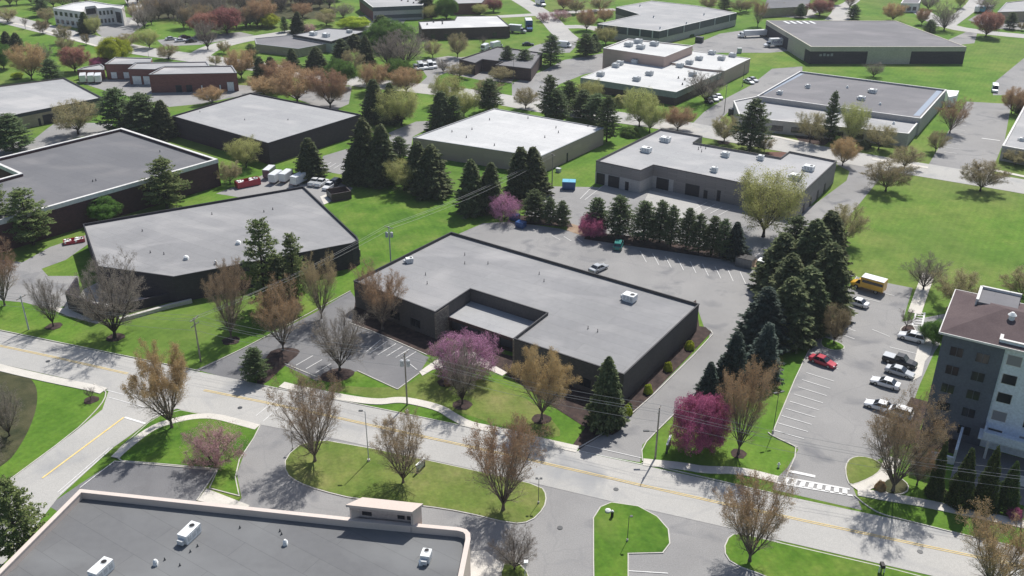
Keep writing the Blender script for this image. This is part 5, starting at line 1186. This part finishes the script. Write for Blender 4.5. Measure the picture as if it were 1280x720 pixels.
vehicle('pickup',394,230,(6,-4),'white','white pickup left of two others beside the brick bin enclosure','pickup truck',scale=.88)
vehicle('pickup',402,231,(6,-4),'white','white pickup in the middle of three by the brick bin enclosure','pickup truck',scale=.88)
vehicle('pickup',412,235,(-7,4.5),'white','white pickup at the right of three by the brick bin enclosure','pickup truck',scale=.88)
vehicle('suv',421,230,(6,-4),'black','black car behind the white pickups')
for i,(x,w_) in enumerate((('left',105),('middle',115),('right',124))): vehicle('boxtruck',w_,102,(2,-9),'white','%s one of three white trucks backed up beside the red brick complex'%x,'truck',scale=.85)
vehicle('semi',940,46.5,(-14,.6),'white','long white semi truck with a bright roof behind the brown walled building','truck',scale=.75)
FX=vehicle('boxtruck',966,58.5,(-14,.6),'white','white delivery truck with dark lettering on its side at the brown walled building','truck')
vehicle('boxtruck',661,37,(4,10),'blue','white box truck with a blue cab on the grass edge lot','truck',scale=1.25)
vehicle('boxtruck',647,41,(14,1),'silver','grey trailer truck left of the white one with the blue cab','truck')
vehicle('boxtruck',676,7,(14,6),'white','white truck on the road at the top edge','truck',scale=1.1)
vehicle('sedan',660,57,(10,0),'black','dark car parked below the blue cab truck')
vehicle('van',706,59,(10,1),'white','white van beside the tall green pine','van')
for i,xx in enumerate((518,524,530,536,541)): vehicle('van' if i%2 else 'suv',xx+2,87-i*.7,(4,7),'white','white parked vehicle in the tight row below the big bare grey tree','van' if i%2 else 'car','white vehicles in the tight row')
vehicle('van',607,62,(8,-4),'white','white van behind the dark roofed building with the notch','van'); vehicle('boxtruck',621,60,(12,-3),'white','white truck right of the white van behind the dark roofed building','truck',scale=.8)
for (xx,yy),c,lb in zip(((886,128),(893,125.5),(898,123)),('black','silver','white'),('black car nearest the bare grey tree','silver car between a black and a white one','white car at the right of the three')): vehicle('sedan',xx,yy,(7,5),c,lb+' by the white roofed building')
vehicle('sedan',936,104,(9,3),'white','white car on the drive beside the blue edged building, nearer one'); vehicle('sedan',941,101.5,(9,3),'silver','silver car on the drive beside the blue edged building, further one')
vehicle('van',1243,114,(1,9),'white','white van at the corner of the right lawn','van')
vehicle('sedan',148,25,(10,1),'yellow','yellow brown car in front of the white office')
for (xx,yy),c,lb in zip(((214,50),(226,52),(231,48),(239,53),(251,47)),('silver','white','maroon','black','grey'),('silver car at the left of the small car lot','white car in the small car lot','maroon car in the middle of the small car lot','black car in the small car lot','grey car at the right of the small car lot')): vehicle('sedan',xx,yy,(10,-1),c,lb+' by the far road')
for xx,c,lb in ((1222,'white','left'),(1229,'sky','middle'),(1237,'white','right')): vehicle('boxtruck',xx,15,(6,-5),c,lb+' one of three pale trailers parked at the top right','truck',scale=.9)
# lettering on the delivery trailer's side
cu=D.curves.new('lettering','FONT'); cu.body='FedEx'; cu.size=1.75; cu.extrude=.01; cu.align_x='CENTER'; cu.align_y='CENTER'
tmp=D.objects.new('tmp',cu); C.objects.link(tmp); bpy.context.view_layer.update(); me=bpy.data.meshes.new_from_object(tmp.evaluated_get(bpy.context.evaluated_depsgraph_get())); D.objects.remove(tmp)
me.materials.clear(); me.materials.append(plain('lettering_blue',(.06,.03,.2),.5)); 
box=[c for c in FX.children if c.name.startswith('cargo_box')][0]
lt=D.objects.new('lettering',me); C.objects.link(lt); lt.parent=box; lt.location=(-1.1,1.215,2.1); lt.rotation_euler=(math.pi/2,0,math.pi)
# ---------------------------------------------------------------- poles, lamps, wires
POLE={}
def upole(key,x,y,yt,label,arms=(.5,),transformer=False,lamp=None,mat='wood',ang=-19,r=.15):
    g=G(x,y); h=hfrom(x,y,yt); o=thing('utility_pole',g,label,'utility pole'); o.rotation_euler=(0,0,0)
    m=MB(); m.tube((g.x,g.y,-.1),(g.x,g.y,h),r,r*.65,n=10); m.build('pole',M[mat],o); a=R(ang); pts=[]
    for dz in arms:
        m=MB(); m.box((g.x,g.y+.12,h-dz),(2.2,.1,.12),a+math.pi/2); ca=m.build('crossarm',M['wood'],o)
        for t in (-1,-.35,.35,1):
            q=Vector((g.x-math.sin(a)*t,g.y+math.cos(a)*t,h-dz+.06)); m=MB(); m.tube(q,q+Vector((0,0,.22)),.05,.03,n=8); m.build('insulator',M['metal'],ca); pts.append(q+Vector((0,0,.2)))
    pts.append(Vector((g.x,g.y,h-2.4))); 
    if transformer:
        for t in ((-.5,0),(.5,0)) if transformer==2 else ((.45,0),):
            m=MB(); m.tube((g.x+t[0],g.y-.1,h-2.3),(g.x+t[0],g.y-.1,h-1.3),.3,n=14); m.tube((g.x+t[0],g.y-.1,h-1.3),(g.x+t[0],g.y-.1,h-1.15),.3,.1,n=14); m.build('transformer',M['metal'],o)
    if lamp:
        ex=Vector(lamp); q=Vector((g.x,g.y,h*.5+.2)); m=MB(); m.tube(q,q+ex,.05,.04,n=6); ar=m.build('lamp_arm',M['metal_d'],o); m=MB(); m.box(tuple(q+ex+Vector((.0,0,-.06))),(.9,.32,.16)); m.build('lamp_head',M['metal_d'],ar)
    POLE[key]=pts; return o
def lamp(x,y,yt,label,heads=(-1,1),mat='metal',hm='metal_d',r=.07,ang=0,hs=(.6,.28,.12),out=.6,kind='street_lamp'):
    g=G(x,y); h=hfrom(x,y,yt); o=thing(kind,g,label,'street lamp'); m=MB(); m.tube((g.x,g.y,-.05),(g.x,g.y,h-.1),r,r*.7,n=8); m.build('pole',M[mat],o)
    m=MB(); m.tube((g.x,g.y,0),(g.x,g.y,.45),r*3,r*2.6,n=10); m.build('base',M['kerb'],o)
    for s in heads:
        q=Vector((g.x+s*math.cos(R(ang))*out,g.y+s*math.sin(R(ang))*out,h)); m=MB(); m.tube((g.x,g.y,h-.12),(q.x,q.y,h-.05),.035,n=6); ar=m.build('arm',M[mat],o); m=MB(); m.box(tuple(q),hs,R(ang)); m.build('lamp_head',M[hm],ar)
    return o
upole('a',36,412,367,'grey utility pole with white insulators on the lawn at the far left',mat='metal')
upole('b',251,452,396,'leaning looking grey utility pole on the lawn left of the front parking lot',arms=(.3,1.4))
upole('c',509,506,441,'utility pole with two white lamps beside the curving sidewalk',arms=(.4,),transformer=2)
upole('d',819,573,509,'utility pole with a street light arm at the mouth of the drive',arms=(.4,),lamp=(-1.6,.3,.1))
upole('e',1276,652,588,'utility pole at the right edge by the cone evergreens')
upole('f',489,336,283,'utility pole with grey transformers behind the middle building',arms=(.3,),transformer=2,ang=55,mat='metal')
upole('g',690,232,192,'utility pole beside the pale roofed building wall',arms=(.3,),ang=30)
upole('h',-70,392,350,'utility pole beyond the left edge of the photo',mat='metal')
upole('i',1500,705,640,'utility pole beyond the right edge of the photo')
upole('j',905,142,105,'utility pole far off beside the white roofed building',r=.12)
def wire(a,b,sag,label,group):
    m=MB(); n=14; pts=[a+(b-a)*(i/n)-Vector((0,0,sag*4*(i/n)*(1-i/n))) for i in range(n+1)]
    for p,q in zip(pts,pts[1:]): m.tube(p,q,.022,n=4,caps=False)
    o=m.build('power_line',M['wire'],None,loc=a); tag(o,label,'power line',group)
spans=[('h','a','between the left edge and the far left pole'),('a','b','between the far left pole and the leaning looking pole'),('b','c','between the leaning looking pole and the pole by the sidewalk'),('c','d','between the sidewalk pole and the drive mouth pole'),('d','e','between the drive mouth pole and the right edge pole'),('e','i','running out past the right edge')]
pos=('outermost upper wire','second upper wire','third upper wire','inner upper wire','lowest wire')
for a,b,lb in spans:
    A,B=POLE[a],POLE[b]
    for i in (0,1,3,-1): wire(A[i],B[i],(A[i]-B[i]).length*.022,pos[i if i>=0 else 4]+' '+lb,'overhead wires '+lb)
for a,b,lb in (('b','f','from the leaning looking pole up to the transformer pole'),('f','g','from the transformer pole to the pole by the pale roofed building')):
    A,B=POLE[a],POLE[b]
    for i in (0,2,3): wire(A[i],B[i],(A[i]-B[i]).length*.02,('front','','middle','back')[i]+' wire '+lb,'overhead wires '+lb)
lamp(461,577,513,'thin pale lamp post casting a long shadow on the long grass island',heads=(-1,),ang=0,r=.08,hm='metal_d')
lamp(673,630,598,'dark lamp post at the right tip of the long grass island',mat='metal_d',r=.05,out=.3,hs=(.35,.3,.12))
lamp(784,677,645,'dark lamp post on the D shaped lawn',mat='metal_d',r=.05,out=.3,hs=(.35,.3,.12),heads=(1,))
lamp(656,738,702,'pale lamp post cut off by the bottom edge',r=.06,out=.1,hm='metal_w',hs=(.5,.5,.12),heads=(1,))
lamp(966,541,489,'black lamp post on the grass left of the apartment lot',mat='metal_d',r=.06,ang=20)
lamp(1057,376,344,'black lamp post on the grass by the yellow bus',mat='metal_d',r=.06,out=.4)
lamp(366,562,540,'short dark lamp post at the left tip of the long grass island',mat='metal_d',r=.05,out=.2,hs=(.4,.3,.12),heads=(1,))
lamp(187,78,48,'tall pale lamp post beside the far road junction',r=.07,heads=(1,)); lamp(928,108,78,'dark lamp post beside the drive by two cars',mat='metal_d',r=.08,heads=(1,))
lamp(642,105,73,'dark lamp post at the corner of the dark roofed building',mat='metal_d',heads=(1,))
# ---------------------------------------------------------------- small things
def small(name,x,y,label,cat,fn,rz=0):
    g=G(x,y); o=thing(name,g,label,cat); fn(o,g,R(rz)); return o
def dumpster(col,lid,L=3.2,Wd=1.9,H=1.5):
    def f(o,g,a):
        m=MB(); m.box((g.x,g.y,H/2+.08),(L,Wd,H),a,1.06); 
        for k in range(5): 
            for s in (-1,1): m.box((g.x+math.cos(a)*(k-2)*L*.2-math.sin(a)*s*Wd*.53,g.y+math.sin(a)*(k-2)*L*.2+math.cos(a)*s*Wd*.53,H*.5),(.1,.1,H*.8),a)
        m.build('bin',col,o); m=MB()
        for s in (-1,1): m.box((g.x+math.cos(a)*s*L*.26,g.y+math.sin(a)*s*L*.26,H+.16),(L*.5,Wd*1.04,.1),a)
        m.build('lid',lid,o)
    return f
def skip(col,L=6,Wd=2.3,H=1.5):
    def f(o,g,a):
        m=MB(); ca,sa=math.cos(a),math.sin(a); T_=lambda x,y:(g.x+x*ca-y*sa,g.y+x*sa+y*ca)
        for x,y,sx,sy in ((0,Wd/2,L,.1),(0,-Wd/2,L,.1),(L/2,0,.1,Wd),(-L/2,0,.1,Wd)): m.box((*T_(x,y),H/2+.1),(sx,sy,H),a)
        m.box((*T_(0,0),.2),(L,Wd,.1),a); m.build('skip_body',col,o); m=MB(); rr=random.Random(3)
        for k in range(9): m.box((*T_(rr.uniform(-L*.4,L*.4),rr.uniform(-.7,.7)),H-.1),(rr.uniform(.5,1.3),rr.uniform(.3,.8),.4),rr.uniform(0,3))
        m.build('rubbish',M['metal_w'],o)
    return f
small('skip',310,232,'red open skip with pale rubbish beside the yellow green tree','skip',skip(P['red']),35)
small('skip',93,303,'flat red container at the left corner of the black building','skip',skip(P['red'],4.2,1.8,.7),28)
small('dumpster',931,333,'large dark dumpster at the right end of the pine row','dumpster',dumpster(P['grey'],M['black'],3.4,2.3,2.0),-32)
small('dumpster',954,336,'dark dumpster with a pale lid beside the evergreen cluster','dumpster',dumpster(P['grey'],M['metal_w'],2.4,1.8,1.8),-32)
small('dumpster',711,236,'dark blue dumpster with a light blue lid on the lawn edge','dumpster',dumpster(P['blue'],P['sky'],3.2,2.2,2.0),-5)
small('dumpster',651,284,'smaller blue dumpster just right of the one under the bright pink tree','dumpster',dumpster(P['blue'],P['blue'],2.0,1.6,1.2),-30)
small('dumpster',643,275,'blue dumpster under the bright pink round tree','dumpster',dumpster(P['blue'],P['blue'],2.2,1.5,1.3),-30)
def enclosure(o,g,a):
    ca,sa=math.cos(a),math.sin(a); T_=lambda x,y:(g.x+x*ca-y*sa,g.y+x*sa+y*ca); m=MB()
    for x,y,sx,sy in ((0,2,5,.25),(0,-2,5,.25),(2.4,0,.25,3.8)): m.box((*T_(x,y),1.0),(sx,sy,2.0),a)
    m.build('wall',M['brick_dk'],o); m=MB(); m.box((*T_(-2.4,0),.9),(.1,3.7,1.7),a); m.build('gate',M['metal_d'],o)
small('bin_enclosure',424,247,'brown brick bin enclosure at the corner of the lot behind the black building','bin enclosure',enclosure,28)
def signboard(w,h,c1):
    def f(o,g,a):
        m=MB(); m.box((g.x,g.y,.5+h/2),(w,.22,h),a); m.build('panel',M[c1],o)
        for s in (-1,1): m=MB(); m.box((g.x+math.cos(a)*s*w*.42,g.y+math.sin(a)*s*w*.42,.5),(.18,.3,1.0),a); m.build('post',M['metal_d'],o)
        m=MB(); m.box((g.x,g.y,.5+h+.04),(w+.1,.3,.08),a); m.build('cap',M['metal_w'],o)
    return f
small('sign_board',526,588,'grey low sign board standing on the long grass island','sign',signboard(2.0,1.0,'metal'),60)
small('sign_board',835,562,'small dark sign board in the shade left of the deep pink tree','sign',signboard(2.6,1.2,'metal_d'),70)
small('sign_board',192,487,'small blank sign behind the corner sidewalk at the big bare tree','sign',signboard(.8,.6,'metal_w'),0)
def dome(o,g,a):
    m=MB(); m.tube(g,g+Vector((0,0,.35)),.45,.4,n=14); m.tube(g+Vector((0,0,.35)),g+Vector((0,0,.55)),.4,.12,n=14); m.build('cover',M['metal_w'],o)
small('well_cover',760,640,'white round utility cover on the D shaped lawn','utility cover',dome)
def boll(o,g,a):
    m=MB(); m.tube(g,g+Vector((0,0,1.1)),.2,n=12); m.build('post',M['black'],o); m=MB(); m.tube(g+Vector((0,0,1.1)),g+Vector((0,0,1.25)),.21,.1,n=12); m.build('cap',M['metal_w'],o)
small('bollard',765,647,'black bollard with a white cap next to the round utility cover','bollard',boll)
def mailbox(o,g,a):
    m=MB(); m.box((g.x,g.y,.5),(.15,.15,1.0)); m.build('post',M['wood'],o); m=MB(); m.box((g.x,g.y,1.25),(.45,.8,.5)); m.build('box',M['black'],o)
    for s in (-1,1): m=MB(); m.box((g.x+s*.33,g.y-.1,.62),(.12,.12,1.1)); m.build('white_marker',M['metal_w'],o)
small('mailbox',1101,716,'black mailbox with two white markers on the grass at the bottom right','mailbox',mailbox)
def hydrant(o,g,a):
    m=MB(); m.tube(g,g+Vector((0,0,.7)),.14,n=10); m.tube(g+Vector((0,0,.7)),g+Vector((0,0,.88)),.16,.05,n=10); m.build('barrel',M['metal_w'],o); m=MB(); m.tube(g+Vector((-.25,0,.5)),g+Vector((.25,0,.5)),.07,n=8); m.build('outlet',M['metal_w'],o)
small('fire_hydrant',973,584,'pale fire hydrant on the grass tip left of the zebra crossing','hydrant',hydrant)
small('fire_hydrant',509,517,'pale fire hydrant between the curving sidewalk and the road','hydrant',hydrant)
def ubox(s=(1.2,.9,1.0),mat='metal'):
    def f(o,g,a): m=MB(); m.box((g.x,g.y,s[2]/2),s,a); m.build('cabinet',M[mat],o); m=MB(); m.box((g.x,g.y,s[2]+.04),(s[0]+.1,s[1]+.1,.08),a); m.build('cabinet_lid',M[mat],o)
    return f
small('utility_cabinet',698,215,'small pale utility cabinet on the lawn by the pale roofed building wall','cabinet',ubox(),-30)
small('utility_cabinet',915,143,'dark green cabinet near the corner of the blue edged building','cabinet',ubox((2,2,1.8),'metal_d'),-30)
small('utility_cabinet',874,53,'blue grey cabinet beside the big slate walled building','cabinet',ubox((3,2,2.2),'metal_d'),-30)
small('utility_cabinet',924,66,'lone grey cabinet at the edge of the truck lot','cabinet',ubox((1.6,1.4,1.8),'metal'),0)
# ---------------------------------------------------------------- sky, sun, camera
SUN_AZ=65.0; SUN_EL=54.0
sc=bpy.context.scene
W=D.worlds.new('World'); sc.world=W; W.use_nodes=True; n=W.node_tree.nodes; l=W.node_tree.links
sk=n.new('ShaderNodeTexSky'); sk.sky_type='NISHITA'; sk.sun_disc=False; sk.sun_elevation=R(SUN_EL); sk.sun_rotation=R(90-SUN_AZ); sk.altitude=100; sk.air_density=1.0; sk.dust_density=1.5
bg=n['Background']; bg.inputs['Strength'].default_value=.085; l.new(sk.outputs[0],bg.inputs['Color'])
ld=D.lights.new('sun','SUN'); ld.energy=4.3; ld.angle=R(.53); ld.color=(1,.958,.9); so=D.objects.new('sun',ld); C.objects.link(so)
s_=Vector((math.cos(R(SUN_AZ))*math.cos(R(SUN_EL)),math.sin(R(SUN_AZ))*math.cos(R(SUN_EL)),math.sin(R(SUN_EL)))); so.rotation_euler=s_.to_track_quat('Z','Y').to_euler(); so.location=s_*300
cd=D.cameras.new('camera'); cam=D.objects.new('camera',cd); C.objects.link(cam); sc.camera=cam
cd.sensor_width=36; cd.lens=FP/1280*36; cd.clip_end=4000; cd.clip_start=1
hz=MB(); hz.box((0,350,49),(2600,1500,104)); ho=hz.build('haze',nt('haze_air')[0]); ho['kind']='stuff'
hm=ho.data.materials[0]; hn=hm.node_tree.nodes; hn.clear(); ou=hn.new('ShaderNodeOutputMaterial'); pv=hn.new('ShaderNodeVolumePrincipled'); pv.inputs['Density'].default_value=.00011; pv.inputs['Color'].default_value=(.86,.92,1,1); pv.inputs['Anisotropy'].default_value=.2; hm.node_tree.links.new(pv.outputs[0],ou.inputs['Volume'])
cam.matrix_world=Matrix.Translation((0,0,CH))@Matrix.Rotation(math.pi/2-PIT,4,'X')@Matrix.Rotation(ROL,4,'Z')
sc.view_settings.view_transform='Standard'; sc.view_settings.look='None'; sc.view_settings.exposure=.4; sc.view_settings.gamma=1
for o in D.objects:
    for k in ('_z','_poly','_h'):
        if k in o.keys(): del o[k]
